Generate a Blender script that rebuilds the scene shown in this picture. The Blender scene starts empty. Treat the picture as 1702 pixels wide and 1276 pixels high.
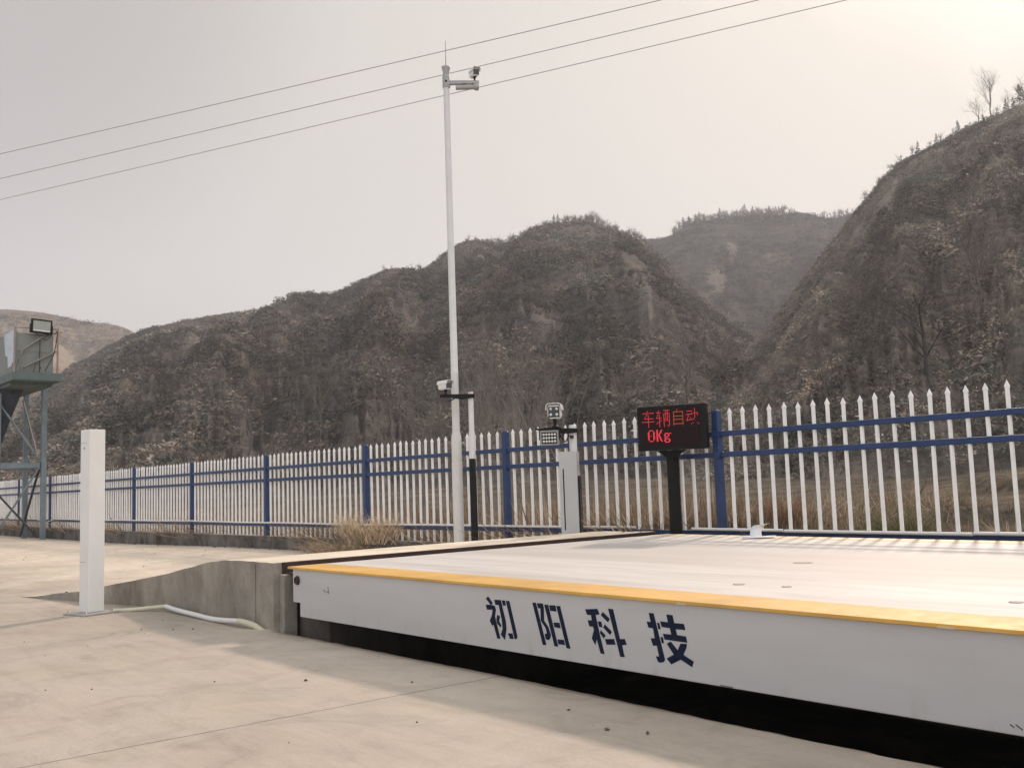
import bpy, math, random
import numpy as np
from mathutils import Vector, Matrix

C = bpy.context.scene
COL = C.collection
R = math.radians
random.seed(7)
rng = np.random.default_rng(11)

# ------------------------------------------------------------------ camera
# axes: X runs along the weighbridge (to the right), Y away from it, Z up; metres
cam_d = bpy.data.cameras.new('camera')
cam = bpy.data.objects.new('camera', cam_d)
COL.objects.link(cam)
CAM_Z = 0.93
cr = Vector((0.6400075, 0.7676260, -0.0337735))
cu = Vector((0.0991780, -0.0389427, 0.9943074))
cf = Vector((-0.7619410, 0.6397138, 0.1010552))
m = Matrix(((cr.x, cu.x, -cf.x, 0), (cr.y, cu.y, -cf.y, 0), (cr.z, cu.z, -cf.z, CAM_Z), (0, 0, 0, 1)))
cam.matrix_world = m
cam_d.sensor_width = 36
cam_d.lens = 34.92
cam_d.clip_start = 0.05
cam_d.clip_end = 4000
C.camera = cam

# ------------------------------------------------------------------ light
C.view_settings.view_transform = 'Standard'
C.view_settings.look = 'None'
C.view_settings.gamma = 1
C.view_settings.exposure = 0.0
SUN_DIR = Vector((-0.40, 0.917, 0.0)).normalized()
SUN_EL = R(34)
SUN_VEC = Vector((SUN_DIR.x * math.cos(SUN_EL), SUN_DIR.y * math.cos(SUN_EL), math.sin(SUN_EL)))
sun_d = bpy.data.lights.new('sun', 'SUN')
sun = bpy.data.objects.new('sun', sun_d)
COL.objects.link(sun)
sun_d.energy = 3.1
sun_d.angle = R(4.0)
sun_d.color = (1.0, 0.80, 0.68)
sun.location = (-20, 40, 60)
sun.rotation_euler = (-SUN_VEC).to_track_quat('-Z', 'Y').to_euler()

w = bpy.data.worlds.new('World')
C.world = w
w.use_nodes = True
nt = w.node_tree
nt.nodes.clear()
out = nt.nodes.new('ShaderNodeOutputWorld')
sky = nt.nodes.new('ShaderNodeTexSky')
sky.sky_type = 'NISHITA'
sky.sun_disc = False
sky.sun_elevation = SUN_EL
sky.sun_rotation = math.atan2(SUN_DIR.x, SUN_DIR.y)
sky.dust_density = 3
sky.air_density = 1.2
bg1 = nt.nodes.new('ShaderNodeBackground')
bg1.inputs[1].default_value = 0.05
nt.links.new(sky.outputs[0], bg1.inputs[0])
# bright thin overcast veil in front of the blue: paler and warmer towards the sun
geo = nt.nodes.new('ShaderNodeNewGeometry')
dot = nt.nodes.new('ShaderNodeVectorMath'); dot.operation = 'DOT_PRODUCT'
tc = nt.nodes.new('ShaderNodeTexCoord')
nt.links.new(tc.outputs['Generated'], dot.inputs[0])
dot.inputs[1].default_value = SUN_VEC
mr = nt.nodes.new('ShaderNodeMapRange')
mr.inputs[1].default_value = -1; mr.inputs[2].default_value = 1
nt.links.new(dot.outputs['Value'], mr.inputs[0])
nz = nt.nodes.new('ShaderNodeTexNoise'); nz.inputs['Scale'].default_value = 2.2; nz.inputs['Detail'].default_value = 3
nt.links.new(tc.outputs['Generated'], nz.inputs[0])
mad = nt.nodes.new('ShaderNodeMath'); mad.operation = 'MULTIPLY_ADD'
mad.inputs[1].default_value = 0.05
nt.links.new(nz.outputs[0], mad.inputs[0])
sub = nt.nodes.new('ShaderNodeMath'); sub.operation = 'SUBTRACT'; sub.inputs[1].default_value = 0.025
nt.links.new(mr.outputs[0], mad.inputs[2])
nt.links.new(mad.outputs[0], sub.inputs[0])
rp = nt.nodes.new('ShaderNodeValToRGB')
el = rp.color_ramp.elements
el[0].position = 0.0; el[0].color = (0.76, 0.79, 0.84, 1)
el[1].position = 1.0; el[1].color = (1.15, 1.04, 0.92, 1)
for p, c in ((0.45, (0.74, 0.75, 0.78, 1)), (0.72, (0.765, 0.705, 0.68, 1)), (0.86, (0.755, 0.70, 0.66, 1)),
             (0.94, (0.78, 0.725, 0.66, 1)), (0.985, (0.83, 0.765, 0.68, 1))):
    e = el.new(p); e.color = c
nt.links.new(sub.outputs[0], rp.inputs[0])
bg2 = nt.nodes.new('ShaderNodeBackground')
bg2.inputs[1].default_value = 1.0
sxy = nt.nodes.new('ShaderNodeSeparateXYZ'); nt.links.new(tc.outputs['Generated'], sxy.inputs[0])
side = nt.nodes.new('ShaderNodeMapRange'); side.interpolation_type = 'SMOOTHSTEP'  # added brightening of the unseen right-hand sky, a fill for the shaded faces
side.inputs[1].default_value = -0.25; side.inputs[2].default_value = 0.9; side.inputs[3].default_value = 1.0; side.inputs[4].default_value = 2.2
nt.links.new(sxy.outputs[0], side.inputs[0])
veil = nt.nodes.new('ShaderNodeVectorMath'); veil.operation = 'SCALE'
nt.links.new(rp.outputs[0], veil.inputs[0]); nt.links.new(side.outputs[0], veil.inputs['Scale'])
# sky toned darker high up on the left
dk = nt.nodes.new('ShaderNodeVectorMath'); dk.operation = 'DOT_PRODUCT'
dk.inputs[1].default_value = Vector((-0.866, 0.164, 0.472)).normalized()
nt.links.new(tc.outputs['Generated'], dk.inputs[0])
dkm = nt.nodes.new('ShaderNodeMapRange'); dkm.interpolation_type = 'SMOOTHSTEP'
dkm.inputs[1].default_value = 0.945; dkm.inputs[2].default_value = 1.0; dkm.inputs[3].default_value = 1.0; dkm.inputs[4].default_value = 0.74
nt.links.new(dk.outputs['Value'], dkm.inputs[0])
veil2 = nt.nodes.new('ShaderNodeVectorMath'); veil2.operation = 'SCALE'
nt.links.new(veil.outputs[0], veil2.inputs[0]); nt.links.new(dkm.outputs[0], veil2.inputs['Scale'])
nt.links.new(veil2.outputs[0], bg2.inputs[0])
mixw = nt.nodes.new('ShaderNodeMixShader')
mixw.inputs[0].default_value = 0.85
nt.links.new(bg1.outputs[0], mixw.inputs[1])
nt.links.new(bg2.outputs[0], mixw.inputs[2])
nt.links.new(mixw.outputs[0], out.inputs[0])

# ------------------------------------------------------------------ helpers
def tag(o, label=None, cat=None, group=None, kind=None):
    if label: o['label'] = label
    if cat: o['category'] = cat
    if group: o['group'] = group
    if kind: o['kind'] = kind
    return o

def thing(name, label, cat, loc=(0, 0, 0), group=None):
    o = bpy.data.objects.new(name, None)
    o.empty_display_size = 0.2
    COL.objects.link(o)
    o.location = loc
    o['org'] = list(loc)
    return tag(o, label, cat, group)

def origin_of(o):
    p = Vector((0, 0, 0))
    while o is not None:
        p += Vector(o.location); o = o.parent
    return p

class Frame:
    """local axes: r right, f towards the front, u up, seated at o"""
    def __init__(s, o=(0, 0, 0), r=(1, 0, 0), f=None, u=(0, 0, 1)):
        s.o = Vector(o); s.r = Vector(r).normalized(); s.u = Vector(u).normalized()
        s.f = Vector(f).normalized() if f is not None else s.r.cross(s.u)
        s.u = s.f.cross(s.r).normalized() * -1 if s.f.cross(s.r).dot(s.u) < 0 else s.f.cross(s.r).normalized()
    def p(s, x, y, z):
        return s.o + s.r * x + s.f * y + s.u * z

W0 = Frame((0, 0, 0), (1, 0, 0), (0, 1, 0))

class MB:
    def __init__(s): s.v = []; s.f = []; s.sm = []
    def add(s, vs, fs, smooth=False):
        n = len(s.v)
        s.v += [tuple(v) for v in vs]
        for f in fs:
            s.f.append([i + n for i in f]); s.sm.append(smooth)
        return s
    def box(s, c, d, fr=W0, top=(1, 1)):
        x, y, z = d[0] / 2, d[1] / 2, d[2] / 2
        vs = []
        for sz in (-1, 1):
            kx, ky = top if sz > 0 else (1, 1)
            for sx, sy in ((-1, -1), (1, -1), (1, 1), (-1, 1)):
                vs.append(fr.p(c[0] + sx * x * kx, c[1] + sy * y * ky, c[2] + sz * z))
        return s.add(vs, [(3, 2, 1, 0), (4, 5, 6, 7), (0, 1, 5, 4), (1, 2, 6, 5), (2, 3, 7, 6), (3, 0, 4, 7)])
    def span(s, x0, x1, y0, y1, z0, z1):
        return s.box(((x0 + x1) / 2, (y0 + y1) / 2, (z0 + z1) / 2), (abs(x1 - x0), abs(y1 - y0), abs(z1 - z0)))
    def tube(s, a, b, r0, r1=None, n=12, caps=True):
        a, b = Vector(a), Vector(b)
        r1 = r0 if r1 is None else r1
        d = (b - a).normalized()
        q = d.orthogonal().normalized(); t = d.cross(q)
        vs = []
        for P, rr in ((a, r0), (b, r1)):
            for i in range(n):
                k = 2 * math.pi * i / n
                vs.append(P + (q * math.cos(k) + t * math.sin(k)) * rr)
        s.add(vs, [(i, (i + 1) % n, n + (i + 1) % n, n + i) for i in range(n)], True)
        if caps:
            s.add(vs[:n], [tuple(reversed(range(n)))]); s.add(vs[n:], [tuple(range(n))])
        return s
    def path(s, pts, r, n=8):
        pts = [Vector(p) for p in pts]
        rs = r if isinstance(r, (list, tuple)) else [r] * len(pts)
        ref = Vector((0.123, 0.31, 0.94)).normalized()
        vs = []
        for i, P in enumerate(pts):
            d = (pts[min(i + 1, len(pts) - 1)] - pts[max(i - 1, 0)]).normalized()
            q = d.cross(ref)
            if q.length < 1e-3: q = d.orthogonal()
            q.normalize(); t = d.cross(q)
            for k in range(n):
                a = 2 * math.pi * k / n
                vs.append(P + (q * math.cos(a) + t * math.sin(a)) * rs[i])
        fs = []
        for i in range(len(pts) - 1):
            for k in range(n):
                fs.append((i * n + k, i * n + (k + 1) % n, (i + 1) * n + (k + 1) % n, (i + 1) * n + k))
        s.add(vs, fs, True)
        s.add(vs[:n], [tuple(reversed(range(n)))]); s.add(vs[-n:], [tuple(range(n))])
        return s
    def lathe(s, c, prof, n=16, fr=W0):
        vs = []
        for r, z in prof:
            for i in range(n):
                a = 2 * math.pi * i / n
                vs.append(fr.p(c[0] + r * math.cos(a), c[1] + r * math.sin(a), c[2] + z))
        fs = []
        for j in range(len(prof) - 1):
            for i in range(n):
                fs.append((j * n + i, j * n + (i + 1) % n, (j + 1) * n + (i + 1) % n, (j + 1) * n + i))
        s.add(vs, fs, True)
        s.add(vs[:n], [tuple(reversed(range(n)))]); s.add(vs[-n:], [tuple(range(n))])
        return s
    def prism(s, poly, y0, y1, fr=W0):
        """poly in the local (r, u) plane, thickness from y0 to y1 along f"""
        n = len(poly)
        vs = [fr.p(x, y0, z) for x, z in poly] + [fr.p(x, y1, z) for x, z in poly]
        return s.add(vs, [tuple(range(n)), tuple(reversed(range(n, 2 * n)))] +
                     [(i, n + i, n + (i + 1) % n, (i + 1) % n) for i in range(n)])
    def build(s, name, mat, parent=None, org=None, bevel=0.0, seg=2):
        if org is None:
            org = origin_of(parent) if parent is not None else Vector((0, 0, 0))
        org = Vector(org)
        me = bpy.data.meshes.new(name)
        me.from_pydata([tuple(Vector(v) - org) for v in s.v], [], s.f)
        me.polygons.foreach_set('use_smooth', s.sm)
        me.materials.append(mat)
        import bmesh
        bm = bmesh.new(); bm.from_mesh(me)
        bmesh.ops.recalc_face_normals(bm, faces=bm.faces)
        bm.to_mesh(me); bm.free()
        o = bpy.data.objects.new(name, me)
        COL.objects.link(o)
        if parent is not None: o.parent = parent
        else: o.location = org
        if bevel:
            md = o.modifiers.new('bevel', 'BEVEL'); md.width = bevel; md.segments = seg
            md.limit_method = 'ANGLE'; md.angle_limit = R(40)
            md.harden_normals = False
        return o

def fast_mesh(name, V, F, mat, tint=None, smooth=False):
    """numpy mesh: V (n,3), F (m,k) faces of one size"""
    V = np.ascontiguousarray(V, dtype=np.float32); F = np.ascontiguousarray(F, dtype=np.int32)
    me = bpy.data.meshes.new(name)
    k = F.shape[1]
    me.vertices.add(len(V)); me.vertices.foreach_set('co', V.ravel())
    me.loops.add(F.size); me.loops.foreach_set('vertex_index', F.ravel())
    me.polygons.add(len(F)); me.polygons.foreach_set('loop_start', np.arange(0, F.size, k, dtype=np.int32))
    me.update(calc_edges=True)
    if smooth: me.polygons.foreach_set('use_smooth', np.ones(len(F), dtype=bool))
    if tint is not None:
        at = me.attributes.new('tint', 'FLOAT_COLOR', 'POINT')
        c = np.ones((len(V), 4), dtype=np.float32); c[:, :3] = tint
        at.data.foreach_set('color', c.ravel())
    me.materials.append(mat)
    me.validate()
    o = bpy.data.objects.new(name, me)
    COL.objects.link(o)
    return o

def hash2(ix, iy, seed):
    h = (ix.astype(np.int64) * 374761393 + iy.astype(np.int64) * 668265263 + seed * 69069) & 0x7fffffff
    h = ((h ^ (h >> 13)) * 1274126177) & 0x7fffffff
    return ((h ^ (h >> 16)) & 0xffff) / 65535.0
def vnoise(x, y, seed=0):
    x0 = np.floor(x); y0 = np.floor(y)
    fx = x - x0; fy = y - y0
    fx = fx * fx * (3 - 2 * fx); fy = fy * fy * (3 - 2 * fy)
    a = hash2(x0, y0, seed); b = hash2(x0 + 1, y0, seed); c = hash2(x0, y0 + 1, seed); d = hash2(x0 + 1, y0 + 1, seed)
    return (a + (b - a) * fx) * (1 - fy) + (c + (d - c) * fx) * fy
def fbm(x, y, seed=0, o=4):
    r = 0; a = 0.5; t = 0
    for i in range(o):
        r = r + a * vnoise(x, y, seed + i * 17); t += a; a *= 0.5; x = x * 2.03 + 5.1; y = y * 2.03 + 1.7
    return r / t
def sstep(a, b, x):
    t = np.clip((x - a) / (b - a), 0, 1); return t * t * (3 - 2 * t)

# ------------------------------------------------------------------ materials
def N(nt, t, **kw):
    n = nt.nodes.new(t)
    for k, v in kw.items(): setattr(n, k, v)
    return n
def base_mat(name):
    mt = bpy.data.materials.new(name); mt.use_nodes = True
    nt = mt.node_tree
    return mt, nt, nt.nodes['Principled BSDF']
def noise(nt, scale, detail=5, rough=0.55, vec=None, dist=0.0):
    n = N(nt, 'ShaderNodeTexNoise')
    n.inputs['Scale'].default_value = scale; n.inputs['Detail'].default_value = detail
    n.inputs['Roughness'].default_value = rough; n.inputs['Distortion'].default_value = dist
    if vec is not None: nt.links.new(vec, n.inputs['Vector'])
    return n.outputs[0]
def objvec(nt, scale=(1, 1, 1), rot=(0, 0, 0)):
    t = N(nt, 'ShaderNodeTexCoord'); mp = N(nt, 'ShaderNodeMapping')
    mp.inputs['Scale'].default_value = scale; mp.inputs['Rotation'].default_value = rot
    nt.links.new(t.outputs['Object'], mp.inputs[0])
    return mp.outputs[0]
def ramp(nt, fac, stops):
    r = N(nt, 'ShaderNodeValToRGB'); e = r.color_ramp.elements
    while len(e) < len(stops): e.new(0.5)
    for i, (p, c) in enumerate(stops):
        e[i].position = p; e[i].color = tuple(c) + (1,) if len(c) == 3 else c
    nt.links.new(fac, r.inputs[0])
    return r.outputs[0]
def mixc(nt, fac, a, b, mode='MIX'):
    mx = N(nt, 'ShaderNodeMix', data_type='RGBA', blend_type=mode)
    for v, i in ((fac, 0), (a, 6), (b, 7)):
        if isinstance(v, (int, float)): mx.inputs[i].default_value = v
        elif isinstance(v, tuple): mx.inputs[i].default_value = v if len(v) == 4 else v + (1,)
        else: nt.links.new(v, mx.inputs[i])
    return mx.outputs[2]
def math_(nt, op, a, b=None, c=None):
    n = N(nt, 'ShaderNodeMath', operation=op)
    for i, v in enumerate((a, b, c)):
        if v is None: continue
        if isinstance(v, (int, float)): n.inputs[i].default_value = v
        else: nt.links.new(v, n.inputs[i])
    return n.outputs[0]
def bump(nt, h, strength, dist=0.01, prev=None):
    b = N(nt, 'ShaderNodeBump'); b.inputs['Strength'].default_value = strength; b.inputs['Distance'].default_value = dist
    nt.links.new(h, b.inputs['Height'])
    if prev is not None: nt.links.new(prev, b.inputs['Normal'])
    return b.outputs[0]

def paint(name, col, rough=0.45, var=0.12, scale=6, dirt=(0.25, 0.21, 0.17), dirt_amt=0.25, metal=0.0, bmp=0.05, spec=0.4):
    mt, nt, p = base_mat(name)
    v = objvec(nt)
    n1 = noise(nt, scale, 6, 0.6, v)
    dark = tuple(c * (1 - var) for c in col)
    light = tuple(min(1, c * (1 + var * 0.6)) for c in col)
    c1 = ramp(nt, n1, [(0.3, dark), (0.7, light)])
    v2 = objvec(nt, (3.0, 3.0, 0.6))
    n2 = noise(nt, scale * 1.7, 8, 0.7, v2)
    f = ramp(nt, n2, [(0.56, (0, 0, 0)), (0.80, (dirt_amt,) * 3)])
    c2 = mixc(nt, f, c1, dirt)
    nt.links.new(c2, p.inputs['Base Color'])
    p.inputs['Metallic'].default_value = metal
    p.inputs['Specular IOR Level'].default_value = spec
    rr = ramp(nt, n2, [(0.3, (rough * 0.85,) * 3), (0.8, (min(1, rough * 1.35),) * 3)])
    nt.links.new(rr, p.inputs['Roughness'])
    if bmp: nt.links.new(bump(nt, noise(nt, 60, 3, 0.6, v), bmp, 0.002), p.inputs['Normal'])
    return mt

def emit_mat(name, col, st):
    mt, nt, p = base_mat(name)
    p.inputs['Base Color'].default_value = (0.05, 0.005, 0.005, 1)
    n = noise(nt, 300, 1, 0.5, objvec(nt))
    nt.links.new(mixc(nt, n, tuple(c * 0.8 for c in col), col), p.inputs['Emission Color'])
    p.inputs['Emission Strength'].default_value = st
    return mt

def tint_mat(name, rough=0.9):
    mt, nt, p = base_mat(name)
    a = N(nt, 'ShaderNodeAttribute'); a.attribute_name = 'tint'
    n = noise(nt, 3.0, 3, 0.6, objvec(nt))
    nt.links.new(mixc(nt, 0.35, a.outputs['Color'], ramp(nt, n, [(0.3, (0.5, 0.5, 0.5)), (0.7, (1, 1, 1))]), 'MULTIPLY'), p.inputs['Base Color'])
    p.inputs['Roughness'].default_value = rough
    p.inputs['Specular IOR Level'].default_value = 0.1
    return mt

def concrete_yard():
    mt, nt, p = base_mat('yard concrete')
    v = objvec(nt)
    big = noise(nt, 0.35, 6, 0.6, v, 0.6)
    c = ramp(nt, big, [(0.30, (0.375, 0.325, 0.265)), (0.52, (0.465, 0.408, 0.34)), (0.72, (0.53, 0.475, 0.405))])
    mid = noise(nt, 2.1, 8, 0.68, v, 1.2)
    c = mixc(nt, 0.75, c, ramp(nt, mid, [(0.30, (0.70, 0.69, 0.67)), (0.5, (1, 1, 1)), (0.70, (1.09, 1.07, 1.03))]), 'MULTIPLY')
    stv = objvec(nt, (0.9, 6.0, 1), (0, 0, R(24)))
    st = noise(nt, 1.4, 7, 0.7, stv, 0.4)
    c = mixc(nt, 0.6, c, ramp(nt, st, [(0.33, (0.80, 0.79, 0.77)), (0.55, (1, 1, 1))]), 'MULTIPLY')
    fine = noise(nt, 55, 4, 0.7, v)
    c = mixc(nt, 0.5, c, ramp(nt, fine, [(0.3, (0.78, 0.77, 0.75)), (0.6, (1, 1, 1))]), 'MULTIPLY')
    hue = noise(nt, 0.9, 3, 0.5, objvec(nt, (1.3, 1, 1)))
    c = mixc(nt, 0.5, c, ramp(nt, hue, [(0.35, (1.0, 0.95, 0.93)), (0.5, (1, 1, 1)), (0.65, (0.98, 1.0, 0.90))]), 'MULTIPLY')
    stn = noise(nt, 0.55, 7, 0.65, v, 1.8)
    c = mixc(nt, ramp(nt, stn, [(0.58, (0, 0, 0)), (0.72, (0.42, 0.42, 0.42))]), c, (0.30, 0.26, 0.21))
    tyre = noise(nt, 1.0, 6, 0.7, objvec(nt, (0.25, 5.5, 1), (0, 0, R(-12))), 0.2)
    c = mixc(nt, ramp(nt, tyre, [(0.60, (0, 0, 0)), (0.72, (0.28, 0.28, 0.28))]), c, (0.27, 0.24, 0.20))
    vo = N(nt, 'ShaderNodeTexVoronoi'); vo.inputs['Scale'].default_value = 7.0
    nt.links.new(v, vo.inputs['Vector'])
    sp = ramp(nt, vo.outputs['Distance'], [(0.02, (1, 1, 1)), (0.055, (0, 0, 0))])
    spm = mixc(nt, 1.0, sp, ramp(nt, noise(nt, 1.1, 3, 0.6, v), [(0.55, (0, 0, 0)), (0.68, (0.6, 0.6, 0.6))]), 'MULTIPLY')
    c = mixc(nt, spm, c, (0.11, 0.09, 0.07))
    # slab colour is multiplied paler towards the fence
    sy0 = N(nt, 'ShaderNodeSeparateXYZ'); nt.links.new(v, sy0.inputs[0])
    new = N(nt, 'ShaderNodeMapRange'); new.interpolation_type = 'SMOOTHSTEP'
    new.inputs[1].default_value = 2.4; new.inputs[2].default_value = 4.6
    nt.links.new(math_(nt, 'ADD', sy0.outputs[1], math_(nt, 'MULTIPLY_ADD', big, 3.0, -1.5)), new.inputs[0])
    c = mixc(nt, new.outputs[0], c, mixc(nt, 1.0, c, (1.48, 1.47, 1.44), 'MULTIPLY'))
    # sawn joints across the slab, running away from the camera and along it
    sx = N(nt, 'ShaderNodeSeparateXYZ'); nt.links.new(v, sx.inputs[0])
    wob = math_(nt, 'MULTIPLY_ADD', noise(nt, 1.2, 5, 0.6, v), 0.05, -0.025)
    def joint(coord, at, wd):
        d = math_(nt, 'ABSOLUTE', math_(nt, 'ADD', math_(nt, 'SUBTRACT', coord, at), wob))
        mr = N(nt, 'ShaderNodeMapRange'); mr.inputs[1].default_value = wd * 0.5; mr.inputs[2].default_value = wd * 1.3
        mr.inputs[3].default_value = 0.75; mr.inputs[4].default_value = 0
        nt.links.new(d, mr.inputs[0]); return mr.outputs[0]
    j = joint(sx.outputs[0], -3.90, 0.006)
    for at in (1.2, 6.3, -16.5, -21.5):
        j = math_(nt, 'MAXIMUM', j, joint(sx.outputs[0], at, 0.008))
    c = mixc(nt, j, c, (0.10, 0.085, 0.07))
    nt.links.new(c, p.inputs['Base Color'])
    p.inputs['Roughness'].default_value = 0.58
    p.inputs['Specular IOR Level'].default_value = 0.42
    b = bump(nt, fine, 0.25, 0.004)
    b = bump(nt, mid, 0.30, 0.02, b)
    nt.links.new(b, p.inputs['Normal'])
    return mt

def ramp_concrete(name='ramp concrete', light=(0.41, 0.37, 0.315), dark=(0.25, 0.225, 0.19), stain=0.8, sc=1.3):
    mt, nt, p = base_mat(name)
    v = objvec(nt)
    n1 = noise(nt, sc, 8, 0.66, v, 0.8)
    c = ramp(nt, n1, [(0.32, dark), (0.66, light)])
    vs = objvec(nt, (2.4, 2.4, 1.1))
    n2 = noise(nt, 1.6, 7, 0.7, vs)
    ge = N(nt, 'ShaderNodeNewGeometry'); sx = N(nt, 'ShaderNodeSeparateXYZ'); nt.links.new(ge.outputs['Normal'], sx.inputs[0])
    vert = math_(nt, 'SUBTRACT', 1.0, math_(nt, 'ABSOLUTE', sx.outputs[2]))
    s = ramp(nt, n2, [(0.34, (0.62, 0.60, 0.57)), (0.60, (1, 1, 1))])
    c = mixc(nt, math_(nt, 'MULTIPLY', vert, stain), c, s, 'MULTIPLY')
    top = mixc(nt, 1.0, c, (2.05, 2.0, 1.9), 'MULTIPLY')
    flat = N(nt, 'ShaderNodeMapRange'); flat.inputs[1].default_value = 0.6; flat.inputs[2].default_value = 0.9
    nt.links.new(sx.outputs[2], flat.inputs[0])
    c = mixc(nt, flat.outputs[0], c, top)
    fine = noise(nt, 40, 5, 0.7, v)
    c = mixc(nt, 0.5, c, ramp(nt, fine, [(0.3, (0.75, 0.74, 0.72)), (0.6, (1, 1, 1))]), 'MULTIPLY')
    pits = N(nt, 'ShaderNodeTexVoronoi'); pits.inputs['Scale'].default_value = 16
    nt.links.new(v, pits.inputs['Vector'])
    pm = ramp(nt, pits.outputs['Distance'], [(0.03, (0.7, 0.7, 0.7)), (0.1, (0, 0, 0))])
    pm = mixc(nt, 1.0, pm, ramp(nt, noise(nt, 3, 2, 0.5, v), [(0.5, (0, 0, 0)), (0.65, (1, 1, 1))]), 'MULTIPLY')
    c = mixc(nt, pm, c, (0.07, 0.06, 0.05))
    nt.links.new(c, p.inputs['Base Color'])
    p.inputs['Roughness'].default_value = 0.9
    p.inputs['Specular IOR Level'].default_value = 0.2
    b = bump(nt, fine, 0.4, 0.006)
    nt.links.new(bump(nt, n2, 0.3, 0.02, b), p.inputs['Normal'])
    return mt

def deck_paint():
    mt, nt, p = base_mat('white deck paint')
    v = objvec(nt)
    stv = objvec(nt, (0.35, 3.5, 1))
    st = noise(nt, 1.5, 8, 0.7, stv, 0.3)
    c = ramp(nt, st, [(0.30, (0.44, 0.41, 0.375)), (0.6, (0.62, 0.595, 0.56))])
    # grey wheel track along the middle of the deck
    sx = N(nt, 'ShaderNodeSeparateXYZ'); nt.links.new(v, sx.inputs[0])
    wob = math_(nt, 'MULTIPLY_ADD', noise(nt, 0.5, 4, 0.6, stv), 0.7, -0.35)
    yy = math_(nt, 'ADD', sx.outputs[1], wob)
    a = N(nt, 'ShaderNodeMapRange'); a.interpolation_type = 'SMOOTHSTEP'
    a.inputs[1].default_value = -0.65; a.inputs[2].default_value = -0.35; nt.links.new(yy, a.inputs[0])
    b_ = N(nt, 'ShaderNodeMapRange'); b_.interpolation_type = 'SMOOTHSTEP'
    b_.inputs[1].default_value = 0.5; b_.inputs[2].default_value = 0.9; b_.inputs[3].default_value = 1; b_.inputs[4].default_value = 0
    nt.links.new(yy, b_.inputs[0])
    band = math_(nt, 'MULTIPLY', math_(nt, 'MULTIPLY', a.outputs[0], b_.outputs[0]), 0.55)
    c = mixc(nt, band, c, (0.44, 0.405, 0.365))
    n2 = noise(nt, 3.2, 9, 0.75, objvec(nt, (0.5, 2.0, 1)))
    chip = ramp(nt, n2, [(0.66, (0, 0, 0)), (0.72, (0.7, 0.7, 0.7))])
    c = mixc(nt, chip, c, (0.36, 0.31, 0.26))
    nt.links.new(c, p.inputs['Base Color'])
    p.inputs['Roughness'].default_value = 0.6
    p.inputs['Specular IOR Level'].default_value = 0.3
    nt.links.new(bump(nt, st, 0.1, 0.01), p.inputs['Normal'])
    return mt

def beam_paint():
    mt, nt, p = base_mat('white beam paint')
    v = objvec(nt)
    st = noise(nt, 1.2, 6, 0.6, objvec(nt, (0.5, 1, 3)))
    c = ramp(nt, st, [(0.3, (0.455, 0.445, 0.44)), (0.7, (0.535, 0.527, 0.525))])
    dv = noise(nt, 5, 9, 0.75, objvec(nt, (2.2, 1, 0.7)))
    sx = N(nt, 'ShaderNodeSeparateXYZ'); nt.links.new(v, sx.inputs[0])
    low = N(nt, 'ShaderNodeMapRange'); low.inputs[1].default_value = 0.05; low.inputs[2].default_value = 0.02
    low.inputs[1].default_value = 0.20; low.inputs[2].default_value = 0.11
    low.inputs[3].default_value = 0.10; low.inputs[4].default_value = 0.75
    nt.links.new(sx.outputs[2], low.inputs[0])
    dm = math_(nt, 'MULTIPLY', ramp(nt, dv, [(0.55, (0, 0, 0)), (0.72, (0.8, 0.8, 0.8))]), low.outputs[0])
    c = mixc(nt, dm, c, (0.30, 0.26, 0.22))
    chipn = noise(nt, 14, 4, 0.7, objvec(nt, (1, 1, 1.5)))
    ch = ramp(nt, chipn, [(0.765, (0, 0, 0)), (0.775, (0.9, 0.9, 0.9))])
    c = mixc(nt, ch, c, (0.14, 0.12, 0.11))
    nt.links.new(c, p.inputs['Base Color'])
    p.inputs['Roughness'].default_value = 0.38
    p.inputs['Specular IOR Level'].default_value = 0.45
    nt.links.new(bump(nt, noise(nt, 0.8, 3, 0.5, v), 0.25, 0.03), p.inputs['Normal'])
    return mt

def hill_mat(name, soil, grass, scrub, scar, scale=1.0, green=0.3):
    mt, nt, p = base_mat(name)
    v = objvec(nt)
    n1 = noise(nt, 0.035 * scale, 8, 0.66, v, 0.8)
    c = ramp(nt, n1, [(0.32, scrub), (0.5, soil), (0.68, grass)])
    band = noise(nt, 0.10 * scale, 9, 0.72, objvec(nt, (1, 1, 7)), 0.4)
    c = mixc(nt, 0.85, c, ramp(nt, band, [(0.30, (0.45, 0.46, 0.45)), (0.52, (1, 1, 1)), (0.72, (1.5, 1.42, 1.3))]), 'MULTIPLY')
    n3 = noise(nt, 0.8 * scale, 6, 0.75, v)
    c = mixc(nt, 0.8, c, ramp(nt, n3, [(0.32, (0.5, 0.5, 0.5)), (0.62, (1.25, 1.22, 1.15))]), 'MULTIPLY')
    sc = noise(nt, 0.028 * scale, 6, 0.6, objvec(nt, (1.6, 1.6, 0.7)), 1.0)
    sm = ramp(nt, sc, [(0.63, (0, 0, 0)), (0.70, (0.75, 0.75, 0.75))])
    c = mixc(nt, mixc(nt, 1.0, sm, ramp(nt, n3, [(0.35, (0, 0, 0)), (0.6, (1, 1, 1))]), 'MULTIPLY'), c, scar)
    at = N(nt, 'ShaderNodeAttribute'); at.attribute_name = 'scar'
    c = mixc(nt, mixc(nt, 1.0, at.outputs['Fac'], ramp(nt, n3, [(0.30, (0.35, 0.35, 0.35)), (0.55, (1, 1, 1))]), 'MULTIPLY'), c, scar)
    nt.links.new(c, p.inputs['Base Color'])
    p.inputs['Roughness'].default_value = 0.95
    p.inputs['Specular IOR Level'].default_value = 0.05
    b = bump(nt, n3, 0.8, 0.6)
    b = bump(nt, band, 0.7, 1.5, b)
    nt.links.new(b, p.inputs['Normal'])
    return mt

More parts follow.
